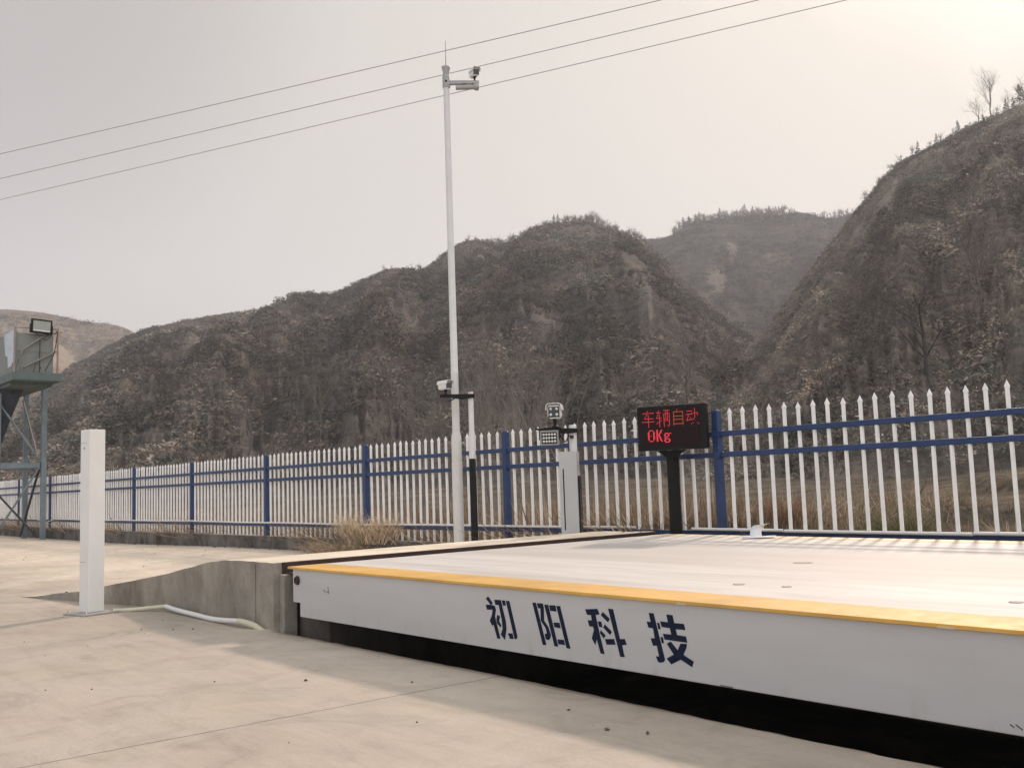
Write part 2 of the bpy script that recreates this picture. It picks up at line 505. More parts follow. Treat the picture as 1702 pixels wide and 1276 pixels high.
M = {}
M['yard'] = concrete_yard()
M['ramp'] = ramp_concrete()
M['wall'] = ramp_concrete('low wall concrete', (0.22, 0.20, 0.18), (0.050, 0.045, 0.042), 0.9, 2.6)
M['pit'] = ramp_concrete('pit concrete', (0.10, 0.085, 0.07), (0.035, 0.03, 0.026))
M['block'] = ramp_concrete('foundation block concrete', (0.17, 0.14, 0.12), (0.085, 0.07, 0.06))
M['deck'] = deck_paint()
M['beam'] = beam_paint()
M['yellow'] = paint('yellow edge paint', (0.66, 0.385, 0.085), 0.55, 0.2, 3, (0.42, 0.32, 0.20), 0.8)
M['oldyellow'] = paint('worn yellow edge paint', (0.72, 0.58, 0.36), 0.6, 0.2, 5, (0.55, 0.50, 0.42), 0.9)
M['navy'] = paint('navy stencil paint', (0.010, 0.015, 0.038), 0.6, 0.2, 20, (0.06, 0.06, 0.08), 0.2, spec=0.12)
M['rust'] = paint('rusty steel', (0.060, 0.034, 0.027), 0.85, 0.4, 12, (0.03, 0.02, 0.018), 0.6)
M['blue'] = paint('blue fence paint', (0.019, 0.044, 0.128), 0.45, 0.2, 5, (0.12, 0.12, 0.14), 0.25)
M['white'] = paint('white fence paint', (0.84, 0.825, 0.80), 0.5, 0.1, 5, (0.38, 0.33, 0.28), 0.45)
M['pole'] = paint('white pole paint', (0.64, 0.632, 0.61), 0.4, 0.08, 4, (0.45, 0.42, 0.37), 0.3)
M['bollard'] = paint('cream post paint', (0.76, 0.745, 0.705), 0.42, 0.05, 3, (0.5, 0.46, 0.40), 0.25)
M['cabinet'] = paint('grey cabinet paint', (0.46, 0.46, 0.455), 0.4, 0.06, 3, (0.4, 0.38, 0.35), 0.25)
M['black'] = paint('black paint', (0.010, 0.010, 0.010), 0.55, 0.25, 8, (0.04, 0.036, 0.033), 0.3, spec=0.18)
M['slot'] = paint('black rubber', (0.008, 0.008, 0.008), 0.8, 0.2, 30)
M['screen'] = paint('dark red screen', (0.016, 0.007, 0.008), 0.6, 0.2, 80, (0.02, 0.01, 0.01), 0.1, spec=0.15)
M['red'] = emit_mat('red light dots', (1.0, 0.05, 0.075), 1.25)
M['orange'] = emit_mat('orange light dots', (1.0, 0.16, 0.05), 0.9)
M['housing'] = paint('white housing plastic', (0.78, 0.77, 0.745), 0.35, 0.04, 10)
M['glass'] = paint('black lens glass', (0.006, 0.006, 0.008), 0.12, 0.1, 30, spec=0.6)
M['lens'] = paint('clear lamp lens', (0.62, 0.62, 0.57), 0.2, 0.1, 40, spec=0.6)
M['lampgrey'] = paint('grey lamp casting', (0.27, 0.27, 0.265), 0.5, 0.1, 20)
M['lampglass'] = paint('floodlight glass', (0.30, 0.32, 0.27), 0.25, 0.06, 6, spec=0.6)
M['steel'] = paint('blue grey tower paint', (0.165, 0.205, 0.225), 0.55, 0.25, 4, (0.16, 0.12, 0.09), 0.5)
M['green'] = paint('grey green sheet', (0.205, 0.215, 0.198), 0.6, 0.2, 3, (0.2, 0.15, 0.11), 0.5)
M['palesheet'] = paint('pale blue sheet', (0.50, 0.55, 0.60), 0.6, 0.16, 6, (0.30, 0.33, 0.36), 0.5)
M['dark'] = paint('dark hopper steel', (0.035, 0.042, 0.055), 0.6, 0.25, 4, (0.08, 0.06, 0.05), 0.5)
M['rail'] = paint('weathered railing steel', (0.26, 0.245, 0.21), 0.6, 0.2, 8, (0.2, 0.12, 0.07), 0.6)
M['rustrail'] = paint('rusty railing steel', (0.33, 0.22, 0.14), 0.7, 0.2, 8, (0.2, 0.12, 0.07), 0.6)
M['zinc'] = paint('dull zinc', (0.40, 0.39, 0.37), 0.5, 0.15, 20, metal=0.5)
M['cable'] = paint('black cable', (0.012, 0.012, 0.012), 0.6, 0.2, 10)
M['wire'] = paint('grey power cable', (0.22, 0.21, 0.205), 0.6, 0.1, 2)
M['pvc'] = paint('white plastic pipe', (0.74, 0.73, 0.70), 0.35, 0.06, 8, (0.4, 0.36, 0.3), 0.4)
M['oldpvc'] = paint('yellowed plastic hose', (0.60, 0.57, 0.43), 0.5, 0.12, 12, (0.4, 0.35, 0.22), 0.4)
M['paper'] = paint('white paper', (0.80, 0.79, 0.80), 0.8, 0.04, 12, dirt_amt=0.1)
M['bark'] = paint('grey brown bark', (0.13, 0.105, 0.085), 0.9, 0.35, 3, (0.06, 0.05, 0.04), 0.6, bmp=0.3)
M['darkbark'] = paint('dark bark', (0.05, 0.044, 0.04), 0.9, 0.3, 3, (0.02, 0.018, 0.016), 0.6, bmp=0.3)
M['palebark'] = paint('pale twig bark', (0.20, 0.178, 0.155), 0.9, 0.3, 3, (0.14, 0.11, 0.08), 0.6, bmp=0.2)
M['plant'] = tint_mat('dry plants')
M['pebble'] = paint('dark pebble', (0.13, 0.115, 0.10), 0.9, 0.4, 30)
M['plug'] = paint('dusty plug paint', (0.47, 0.42, 0.37), 0.7, 0.25, 30)
M['mastgrey'] = paint('grey mast fitting paint', (0.36, 0.35, 0.34), 0.45, 0.12, 12)
M['platform'] = paint('green grey platform paint', (0.105, 0.140, 0.130), 0.6, 0.25, 4, (0.16, 0.12, 0.09), 0.5)

# ------------------------------------------------------------------ ground
EDGE = 3.13            # front lip of the weighbridge pit
def grid_sheet(xs, ys, zf):
    X, Y = np.meshgrid(xs, ys)
    V = np.stack([X, Y, zf(X, Y)], -1).reshape(-1, 3)
    nx, ny = len(xs), len(ys)
    i = np.arange((nx - 1) * (ny - 1)); r, c = i // (nx - 1), i % (nx - 1)
    a = r * nx + c
    return V, np.stack([a, a + 1, a + nx + 1, a + nx], -1)
def yard_z(x, y):
    return 0.075 * sstep(-22.5, -14, x) * sstep(4.2, 6.6, y) + 0.006 * (fbm(x * 0.6, y * 0.6, 3) - 0.5)
xs = np.concatenate([np.linspace(-70, -14, 57)[:-1], np.linspace(-14, -6.37, 62), np.linspace(-6.31, 0.5, 140), np.linspace(0.6, 14, 30), np.linspace(16, 70, 12)])
ys = np.concatenate([np.linspace(-60, -2, 20)[:-1], np.linspace(-2, 2.6, 40)[:-1], np.linspace(2.6, EDGE, 12)])
Vf, Ff = grid_sheet(xs, ys, yard_z)
lip = (Vf[:, 1] > EDGE - 0.02) & (Vf[:, 0] > -6.36) & (Vf[:, 0] < 13)
k = Vf[lip]
wear = 0.026 * fbm(k[:, 0] * 12, k[:, 0] * 0 + 2, 5, 4) + 0.008 * fbm(k[:, 0] * 1.1, k[:, 0] * 0 + 9, 8, 2)
k[:, 1] += 0.028 - wear - 0.055 * sstep(-4, -1.5, k[:, 0])
Vf[lip] = k
# the lip drops down into the pit
idx = np.where(lip)[0]; idx = idx[np.argsort(Vf[idx, 0])]
drop = Vf[idx].copy(); drop[:, 2] -= 0.6; drop[:, 1] += 0.04
n0 = len(Vf)
Fd = np.stack([idx[:-1], idx[1:], n0 + np.arange(1, len(idx)), n0 + np.arange(len(idx) - 1)], -1)
Vf = np.concatenate([Vf, drop])
ys2 = np.concatenate([np.linspace(EDGE, 7.2, 28)])
xl = np.concatenate([np.linspace(-70, -14, 57)[:-1], np.linspace(-14, -6.37, 62)])
Vl, Fl = grid_sheet(xl, ys2, yard_z)
xr_ = np.linspace(13, 70, 20)
Vr, Fr = grid_sheet(xr_, ys2, yard_z)
V = np.concatenate([Vf, Vl, Vr])
F = np.concatenate([Ff, Fd, Fl + len(Vf), Fr + len(Vf) + len(Vl)])
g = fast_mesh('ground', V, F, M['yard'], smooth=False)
tag(g, 'pale concrete yard with a sawn joint in front of the weighbridge', 'ground', kind='structure')

b = MB()
b.span(-6.36, 13, 3.09, 7.10, -0.62, -0.58)
b.span(-6.42, -6.365, 3.20, 7.08, -0.60, -0.01)
b.span(13.0, 13.06, 3.10, 7.08, -0.60, 0.0)
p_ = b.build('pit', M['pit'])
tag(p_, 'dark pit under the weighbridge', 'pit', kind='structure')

# ------------------------------------------------------------------ approach ramp
ramp_t = thing('concrete_ramp', 'low stained concrete ramp rising to the left end of the weighbridge', 'ramp', (-8.5, 5, 0))
prof = [(-11.35, -0.03), (-10.75, 0.0), (-10.4, 0.026), (-10.02, 0.063), (-9.7, 0.094), (-9.29, 0.150), (-8.9, 0.212), (-8.45, 0.274), (-8.02, 0.335),
        (-7.82, 0.365), (-7.66, 0.390), (-7.50, 0.412), (-7.36, 0.428), (-7.18, 0.442), (-6.99, 0.449), (-6.80, 0.449), (-6.655, 0.447)]
def front_v(x):
    return float(np.interp(x, [-11.35, -10.75, -10.02, -9.29, -8.9, -8.45, -8.0, -6.3], [2.46, 2.6, 2.78, 2.95, 3.06, 3.135, 3.155, 3.155]))
def ramp_body(prof, y0, y1, zb, nsub, sd):
    b = MB()
    px = []
    for (xa, za), (xb, zb_) in zip(prof[:-1], prof[1:]):
        for i in range(nsub): 
            t = i / nsub; px.append((xa + (xb - xa) * t, za + (zb_ - za) * t))
    px.append(prof[-1])
    n = len(px)
    xa = np.array([p[0] for p in px]); za = np.array([p[1] for p in px])
    nzr = 0.012 * (fbm(xa * 6, xa * 0 + 3, sd, 4) - 0.5)
    ny = 8
    vs = []; fs = []
    for j in range(ny):
        for i in range(n):
            yf = min(y0, front_v(px[i][0])); y = yf + (y1 - yf) * (j / (ny - 1)) ** 1.5
            vs.append((px[i][0], y + (0.010 * (vnoise(np.array([xa[i] * 5]), np.array([0.5]), sd)[0] - 0.5) if j == 0 else 0), px[i][1] + (nzr[i] if j == 0 else 0)))
    for j in range(ny - 1):
        for i in range(n - 1): fs.append((j * n + i, j * n + i + 1, (j + 1) * n + i + 1, (j + 1) * n + i))
    k = len(vs)
    for q in (0, 1):
        for i in range(n): vs.append((px[i][0], y1 if q else min(y0, front_v(px[i][0])), zb))
    for i in range(n - 1):
        fs.append((i, k + i, k + i + 1, i + 1)); fs.append(((ny - 1) * n + i, (ny - 1) * n + i + 1, k + n + i + 1, k + n + i))
    fs.append((0, (ny - 1) * n, k + n, k)) if False else None
    # ends
    e0 = [j * n for j in range(ny)] + [k + n, k]; e1 = [j * n + n - 1 for j in range(ny)] + [k + 2 * n - 1, k + n - 1]
    fs.append(tuple(e0)); fs.append(tuple(reversed(e1)))
    b.add(vs, fs)
    return b
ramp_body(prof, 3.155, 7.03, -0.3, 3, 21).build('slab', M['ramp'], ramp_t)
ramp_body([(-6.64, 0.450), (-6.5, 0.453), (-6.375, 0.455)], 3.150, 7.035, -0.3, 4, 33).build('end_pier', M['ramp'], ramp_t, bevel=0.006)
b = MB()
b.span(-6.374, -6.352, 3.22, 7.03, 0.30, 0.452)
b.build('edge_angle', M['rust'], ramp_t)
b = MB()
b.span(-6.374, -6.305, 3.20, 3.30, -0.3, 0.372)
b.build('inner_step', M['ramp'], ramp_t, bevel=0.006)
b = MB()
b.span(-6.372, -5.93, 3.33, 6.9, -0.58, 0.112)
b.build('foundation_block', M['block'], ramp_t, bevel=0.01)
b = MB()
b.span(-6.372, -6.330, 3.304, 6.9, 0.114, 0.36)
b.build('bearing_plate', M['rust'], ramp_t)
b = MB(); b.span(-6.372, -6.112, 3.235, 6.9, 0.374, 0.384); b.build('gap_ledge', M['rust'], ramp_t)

# ------------------------------------------------------------------ weighbridge
DK = 0.437
wb = thing('weighbridge', 'long white steel truck weighbridge with yellow edges and dark blue stencilled writing', 'weighbridge', (0, 5, 0))
XR = 11.8
b = MB(); b.span(-6.155, XR, 3.432, 6.70, DK - 0.012, DK); b.build('deck_plate', M['deck'], wb)
b = MB(); b.span(-6.155, XR, 3.150, 3.430, DK - 0.013, DK + 0.001); b.build('front_edge_strip', M['yellow'], wb, bevel=0.002)
b = MB(); b.span(-6.155, XR, 6.702, 6.965, DK - 0.012, DK + 0.001); b.build('back_edge_strip', M['oldyellow'], wb)
b = MB()
BZ = 0.118
fr = Frame((0, 3.165, 0), (1, 0, 0), (0, 1, 0))
b.prism([(-6.107, DK - 0.013), (-6.107, 0.207), (-6.012, 0.207), (-6.012, BZ), (XR, BZ), (XR, DK - 0.013)], 0, 0.012, fr)
b.span(-6.0, XR, 3.177, 3.30, BZ, BZ + 0.010)
b.build('side_beam', M['beam'], wb, bevel=0.003)
b = MB()
for y in np.linspace(3.55, 6.85, 7): b.span(-5.95, XR - 0.05, y, y + 0.012, BZ + 0.01, DK - 0.013)
b.span(-6.10, -6.088, 3.18, 6.9, 0.21, DK - 0.014)
b.build('inner_girders', M['rust'], wb)
fb = Frame((-6.030, 3.165, 0.358), (1, 0, 0))
b = MB()
fz = Frame((-6.040, 3.165, 0.352), (1, 0, 0), (0, 0, -1), (0, -1, 0))
b.lathe((0, 0, 0), [(0.030, 0.0), (0.031, 0.005), (0.026, 0.008), (0.025, 0.016), (0.019, 0.018), (0.017, 0.013), (0.001, 0.013)], 18, fz)
b.build('side_bolt', M['rust'], wb)
LETTERS = [
[[(-4.0135, 0.3748), (-3.9775, 0.3435), (-3.9926, 0.3333), (-4.0317, 0.3624)], [(-4.035, 0.332), (-3.9971, 0.3346), (-3.9631, 0.332), (-3.9537, 0.3131), (-3.9627, 0.2791), (-3.925, 0.1738), (-3.9501, 0.172), (-3.9764, 0.2396), (-3.986, 0.2299), (-4.0058, 0.2548), (-3.9859, 0.2857), (-3.9801, 0.3112), (-4.0251, 0.308)], [(-3.9441, 0.2888), (-3.922, 0.2828), (-3.9322, 0.2579), (-3.9145, 0.2392), (-3.9212, 0.2287), (-3.9463, 0.2465), (-3.952, 0.2666)], [(-3.9648, 0.3611), (-3.9121, 0.3632), (-3.8979, 0.3186), (-3.8775, 0.261), (-3.8755, 0.2228), (-3.8896, 0.1709), (-3.9208, 0.1941), (-3.9046, 0.223), (-3.9084, 0.2626), (-3.9299, 0.3376), (-3.9552, 0.3367)], [(-3.9045, 0.3623), (-3.8797, 0.3631), (-3.8739, 0.3387), (-3.8961, 0.3372)], [(-3.8727, 0.3616), (-3.8462, 0.3634), (-3.7993, 0.2186), (-3.7928, 0.1949), (-3.799, 0.1841), (-3.815, 0.1826)], [(-3.8659, 0.2051), (-3.83, 0.2083), (-3.8219, 0.1819), (-3.8489, 0.1794)]],
[[(-3.6724, 0.3669), (-3.6468, 0.3678), (-3.5821, 0.1767), (-3.6071, 0.1742)], [(-3.6395, 0.3664), (-3.5971, 0.368), (-3.5906, 0.3474), (-3.5919, 0.2882), (-3.5634, 0.2605), (-3.5475, 0.2255), (-3.5545, 0.2072), (-3.5687, 0.2006), (-3.5845, 0.2038), (-3.5904, 0.2281), (-3.575, 0.2308), (-3.5836, 0.2561), (-3.6154, 0.2863), (-3.6151, 0.343), (-3.6326, 0.3439)], [(-3.5869, 0.3629), (-3.5596, 0.3648), (-3.4992, 0.1776), (-3.5246, 0.1764)], [(-3.5525, 0.3626), (-3.5089, 0.3649), (-3.5018, 0.3376), (-3.5452, 0.337)], [(-3.5023, 0.3627), (-3.4761, 0.3641), (-3.4168, 0.176), (-3.4422, 0.1765)], [(-3.5263, 0.2857), (-3.4844, 0.2873), (-3.478, 0.2627), (-3.5197, 0.2642)], [(-3.5032, 0.2102), (-3.4586, 0.2119), (-3.4529, 0.1894), (-3.4966, 0.189)]],
[[(-3.3092, 0.3614), (-3.2308, 0.3693), (-3.2175, 0.3464), (-3.2433, 0.3405), (-3.2207, 0.2553), (-3.1969, 0.1756), (-3.2211, 0.1755), (-3.2419, 0.2364), (-3.2529, 0.2091), (-3.2729, 0.2366), (-3.2576, 0.2736), (-3.2612, 0.2882), (-3.2861, 0.2882), (-3.2946, 0.3147), (-3.2686, 0.3155), (-3.2718, 0.3383), (-3.2968, 0.3382)], [(-3.1968, 0.3582), (-3.1555, 0.3313), (-3.1665, 0.3152), (-3.2101, 0.343)], [(-3.2314, 0.3145), (-3.2083, 0.3148), (-3.2036, 0.29), (-3.2239, 0.2914)], [(-3.1877, 0.3049), (-3.1458, 0.2767), (-3.158, 0.2617), (-3.1974, 0.2905)], [(-3.2141, 0.2774), (-3.1854, 0.257), (-3.1972, 0.2428), (-3.2202, 0.2646)], [(-3.1898, 0.2413), (-3.1339, 0.2466), (-3.1267, 0.2231), (-3.1812, 0.2178)], [(-3.1629, 0.3751), (-3.1325, 0.3748), (-3.0986, 0.2499), (-3.0697, 0.2527), (-3.0594, 0.2289), (-3.0874, 0.2249), (-3.0745, 0.1754), (-3.1007, 0.1747)]],
[[(-2.9215, 0.3748), (-2.8952, 0.3747), (-2.8436, 0.1908), (-2.8501, 0.1801), (-2.868, 0.1747), (-2.8816, 0.1766), (-2.8939, 0.1983), (-2.875, 0.1998), (-2.8851, 0.2426), (-2.907, 0.241), (-2.917, 0.27), (-2.8951, 0.2721), (-2.9016, 0.3122), (-2.9282, 0.3137), (-2.9359, 0.3376), (-2.9135, 0.3374)], [(-2.8778, 0.3383), (-2.8653, 0.337), (-2.8599, 0.312), (-2.8724, 0.3118)], [(-2.8619, 0.281), (-2.8494, 0.2807), (-2.8452, 0.2566), (-2.8569, 0.2555)], [(-2.8609, 0.3446), (-2.8174, 0.3444), (-2.8239, 0.3755), (-2.7912, 0.3751), (-2.7838, 0.3437), (-2.7328, 0.3446), (-2.7258, 0.3209), (-2.7778, 0.3192), (-2.7717, 0.2964), (-2.725, 0.2951), (-2.7191, 0.2709), (-2.8403, 0.2723), (-2.8477, 0.2952), (-2.8022, 0.2959), (-2.8082, 0.3211), (-2.8526, 0.3222)], [(-2.8297, 0.2567), (-2.8079, 0.2668), (-2.7719, 0.2355), (-2.755, 0.264), (-2.7213, 0.2659), (-2.7263, 0.2472), (-2.743, 0.2202), (-2.6908, 0.1993), (-2.6997, 0.176), (-2.7574, 0.1995), (-2.8101, 0.1746), (-2.8336, 0.1962), (-2.794, 0.2161)]]
]
for ch in LETTERS:
    b = MB()
    for poly in ch: b.prism([(x, z) for x, z in poly], -0.0008, 0.0006, Frame((0, 3.1642, 0), (1, 0, 0), (0, 1, 0)))
    b.build('painted_character', M['navy'], wb)
for x, y, r in ((-3.329, 4.90, 0.055), (-1.68, 3.80, 0.026), (-2.924, 3.785, 0.028), (-2.682, 3.812, 0.022), (-1.2, 5.3, 0.055), (1.1, 4.9, 0.055)):
    b = MB(); b.lathe((x, y, DK + 0.0005), [(r, 0), (r * 0.96, 0.003), (r * 0.7, 0.0025), (0.001, 0.0025)], 20)
    b.build('access_plug', M['plug'], wb)
for xa, za, xb, zb in ((-5.640, 0.330, -5.632, 0.292), (-5.652, 0.306, -5.634, 0.290), (-5.70, 0.31, -5.668, 0.296), (-1.447, 0.150, -1.437, 0.140), (-1.43, 0.152, -1.412, 0.137), (-2.56, 0.124, -2.50, 0.121)):
    dx, dz = xb - xa, zb - za; L = math.hypot(dx, dz); nx, nz = -dz / L * 0.0028, dx / L * 0.0028
    b = MB(); b.prism([(xa - nx, za - nz), (xa + nx * 0.2, za + nz * 0.2), (xb + nx, zb + nz), (xb, zb)], -0.0007, 0.0005, Frame((0, 3.1642, 0), (1, 0, 0), (0, 1, 0)))
    b.build('paint_chip', M['rust'], wb)
for x0, x1 in ((-2.755, -2.705), (-1.65, -1.59)):
    b = MB(); b.span(x0, x1, 3.1492, 3.156, DK - 0.0132, DK - 0.007); b.build('rust_spot', M['oldyellow'], wb)

# ------------------------------------------------------------------ square post on the ground
bo = thing('sensor_post', 'square cream steel post bolted to the concrete in front of the ramp', 'post', (-8.56, 2.62, 0))
BR = Frame((-8.6265, 2.6455, 0), (0.97, 0.25, 0))
b = MB(); b.box((0, 0, 0.76), (0.140, 0.140, 1.495), BR); 
b.build('column', M['bollard'], bo, bevel=0.006)
b = MB(); b.box((0.03, 0.025, 0.006), (0.31, 0.30, 0.012), BR); b.build('base_plate', M['zinc'], bo, bevel=0.002)
for sx, sy in ((-1, -1), (-1, 1), (1, -1), (1, 1)):
    b = MB()
    cx, cy = 0.03 + 0.125 * sx, 0.025 + 0.12 * sy
    b.lathe((cx, cy, 0.0121), [(0.013, 0), (0.013, 0.009), (0.006, 0.010), (0.006, 0.024), (0.001, 0.024)], 6, BR)
    b.build('anchor_bolt', M['zinc'], bo)
for z in (1.395, 0.42):
    b = MB(); b.box((-0.022, 0.0703, z), (0.088, 0.0006, 0.003), BR); b.build('hatch_seam', M['lampgrey'], bo)
b = MB(); b.box((-0.010, 0.0703, 1.352), (0.010, 0.0008, 0.016), BR); b.build('keyhole', M['black'], bo)

# ------------------------------------------------------------------ pipe lying at the foot of the ramp
pp = thing('cable_conduit', 'white plastic conduit lying on the concrete along the foot of the ramp', 'pipe', (-7.6, 3.0, 0))
def bez(pts, n=10):
    out = []
    for i in range(len(pts) - 1):
        p0 = Vector(pts[max(i - 1, 0)]); p1 = Vector(pts[i]); p2 = Vector(pts[i + 1]); p3 = Vector(pts[min(i + 2, len(pts) - 1)])
        for k in range(n):
            t = k / n
            out.append(0.5 * ((2 * p1) + (-p0 + p2) * t + (2 * p0 - 5 * p1 + 4 * p2 - p3) * t * t + (-p0 + 3 * p1 - 3 * p2 + p3) * t ** 3))
    out.append(Vector(pts[-1])); return out
b = MB(); b.path(bez([(-8.18, 3.095, 0.040), (-7.9, 3.085, 0.030), (-7.5, 3.075, 0.024), (-7.14, 3.065, 0.022), (-6.70, 3.06, 0.045)]), 0.0185, 12); b.build('pipe', M['pvc'], pp)
b = MB(); b.path(bez([(-8.53, 2.80, 0.012), (-8.44, 2.90, 0.014), (-8.32, 3.02, 0.026), (-8.17, 3.096, 0.041)]), 0.0165, 10); b.build('hose', M['oldpvc'], pp)
b = MB(); b.path(bez([(-6.72, 3.06, 0.044), (-6.64, 3.065, 0.042), (-6.53, 3.10, 0.018), (-6.40, 3.14, -0.05)]), 0.0205, 12); b.build('elbow', M['oldpvc'], pp)

# ------------------------------------------------------------------ low wall and picket fence
FV = 7.166
wl = MB()
xs_ = np.arange(-48, 14, 0.4)
prof_v = []
for x in xs_:
    zt = 0.252 + 0.012 * sstep(-22, -14, np.array(x)) + 0.010 * (fbm(np.array([x * 1.3]), np.array([0.3]), 4)[0] - 0.5)
    yo = 7.07 + 0.012 * (fbm(np.array([x * 2.1]), np.array([1.3]), 9)[0] - 0.5)
    prof_v.append([(x, yo - 0.01, -0.6), (x, yo, float(zt)), (x, 7.265, float(zt) + 0.004), (x, 7.275, -0.6)])
vs = [p for q in prof_v for p in q]; n = len(prof_v)
fs = [(i * 4 + k_, (i + 1) * 4 + k_, (i + 1) * 4 + k_ + 1, i * 4 + k_ + 1) for i in range(n - 1) for k_ in range(3)]
fs += [(0, 1, 2, 3), (n * 4 - 1, n * 4 - 2, n * 4 - 3, n * 4 - 4)]
wl.add(vs, fs)
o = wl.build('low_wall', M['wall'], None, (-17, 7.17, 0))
tag(o, 'low weathered concrete wall carrying the blue and white picket fence', 'wall')

fe = thing('picket_fence', 'white steel picket fence with blue posts and three blue rails on a low concrete wall', 'fence', (-12, FV, 0.26))
K0, K1 = -8, 9
px = lambda k: -20.684 + 3.0 * k
for k in range(K0, K1 + 1):
    b = MB()
    b.box((px(k), FV, 0.89), (0.066, 0.066, 1.275))
    b.lathe((px(k), FV, 1.5275), [(0.036, 0), (0.036, 0.005), (0.028, 0.012), (0.001, 0.016)], 14)
    for z in (1.323, 1.137, 0.439):
        b.box((px(k), FV, z), (0.082, 0.074, 0.058))
    b.build('post', M['blue'], fe, bevel=0.006)
for k in range(K0, K1):
    for z in (1.323, 1.137, 0.439):
        b = MB(); b.box(((px(k) + px(k + 1)) / 2, FV, z), (3.0 - 0.086, 0.045, 0.046))
        b.build('rail', M['blue'], fe, bevel=0.005)
def picket(b, x, h, lean=0.0, lean2=0.0):
    s = 0.0115
    zb, zs = 0.268, h - 0.062
    y = FV
    def ring(z, q): 
        t = z - 0.439
        return [(x + lean * t + sx * q, y + lean2 * t + sy * q, z) for sx, sy in ((-1, -1), (1, -1), (1, 1), (-1, 1))]
    vs = ring(zb, s) + ring(zs, s) + ring(zs + 0.018, s * 1.32) + ring(h, 0.0008)
    fs = [(3, 2, 1, 0), (12, 13, 14, 15)]
    for j in range(3):
        for i in range(4): fs.append((j * 4 + i, j * 4 + (i + 1) % 4, (j + 1) * 4 + (i + 1) % 4, (j + 1) * 4 + i))
    b.add(vs, fs)
# the hundred largest pickets are parts of their own; the far ones are one mesh
rest = MB(); cnt = 0
ordr = sorted([(k, i) for k in range(K0, K1) for i in range(20)], key=lambda q: (q[0] > 5, -q[0] if q[0] <= 5 else q[0], -q[1]))
prng = random.Random(5)
for k, i in ordr:
    x = px(k) + 3.0 * (i + 1) / 21 + prng.uniform(-0.006, 0.006)
    if x > -2.72 and k == 5 and i == 19: pass
    args = (x, 1.548 + prng.uniform(-0.008, 0.008), prng.gauss(0, 0.003), prng.gauss(0, 0.003))
    visible = x < -2.95 and k <= 5
    if visible and cnt < 100:
        b = MB(); picket(b, *args); b.build('picket', M['white'], fe); cnt += 1
    else:
        picket(rest, *args)
o = rest.build('pickets', M['white'], fe); o['kind'] = 'stuff'

b = MB()
pts = []
for x in np.arange(-26.2, -6.2, 0.5):
    pts.append((x, FV - 0.040, 0.474 + 0.004 * math.sin(x * 1.7) + 0.006 * math.sin(x * 0.61)))
b.path(pts, 0.0125, 8)
b.path(bez([(-30.5, FV - 0.040, 0.468), (-28.0, FV - 0.04, 0.470), (-27.4, FV - 0.05, 0.44), (-26.9, FV - 0.055, 0.40), (-26.5, FV - 0.05, 0.43), (-26.2, FV - 0.04, 0.474)]), 0.0125, 8)
o = b.build('wall_conduit', M['pvc'], None, (-16, FV - 0.04, 0.47))
tag(o, 'thin white conduit along the bottom fence rail left of the display', 'pipe')
b = MB()
for x0, x1, dz in ((-6.0, -5.02, 0.0), (-5.0, -3.42, -0.006), (-3.405, 3.0, -0.002)):
    b.tube((x0, FV - 0.040, 0.476 + dz), (x1, FV - 0.040, 0.474 + dz), 0.0135, n=10)
o = b.build('wall_conduit', M['pvc'], None, (-4, FV - 0.04, 0.47))
tag(o, 'thin white conduit in jointed lengths along the fence bottom behind the weighbridge deck', 'pipe')

# ------------------------------------------------------------------ tall camera mast
RT = Vector((0.643, 0.766, 0)); FC = Vector((0.766, -0.643, 0))     # towards the right of the yard / towards the yard front
mx, my = -9.055, 6.75
zr = 0.14
mt_ = thing('camera_mast', 'tall slim white mast with a stepped foot and a short side arm at its top', 'mast', (mx, my, zr))
b = MB(); b.lathe((mx, my, 0), [(0.060, zr - 0.1), (0.060, 1.205), (0.0605, 1.21)], 20); b.build('foot_sleeve', M['pole'], mt_)
b = MB(); b.lathe((mx, my, 0), [(0.052, 1.205), (0.058, 1.215), (0.057, 1.48), (0.055, 1.50), (0.044, 1.545)], 20); b.build('middle_sleeve', M['pole'], mt_)
b = MB(); b.lathe((mx, my, 0), [(0.043, 1.54), (0.043, 2.215), (0.044, 2.22), (0.044, 2.24), (0.041, 2.245), (0.036, 5.76)], 20); b.build('pole', M['pole'], mt_)
b = MB(); b.lathe((mx, my, 0), [(0.045, 5.60), (0.046, 5.61), (0.046, 5.73), (0.040, 5.745)], 20)
b.build('collar', M['mastgrey'], mt_)
b = MB(); b.lathe((mx, my, 0), [(0.037, 5.75), (0.038, 5.79), (0.046, 5.825), (0.052, 5.84), (0.052, 5.853), (0.03, 5.86), (0.001, 5.86)], 20)
b.build('flange_cap', M['mastgrey'], mt_)
b = MB(); b.tube((mx, my, 5.85), (mx + 0.006, my, 6.17), 0.006, 0.003, 8); b.build('lightning_rod', M['lampgrey'], mt_)
b = MB(); ff = Frame((mx, my, 5.665), RT); 
b.tube(ff.p(0, 0.043, 0), ff.p(0, 0.052, 0), 0.012, n=10); b.build('collar_bolt', M['black'], mt_)
b = MB(); AF = Frame((mx, my, 5.655), RT)
b.prism([(0.040, -0.022), (0.040, 0.026), (0.20, 0.022), (0.385, 0.012), (0.385, -0.03), (0.20, -0.020)], -0.022, 0.022, AF)
b.build('side_arm', M['mastgrey'], mt_, bevel=0.004)

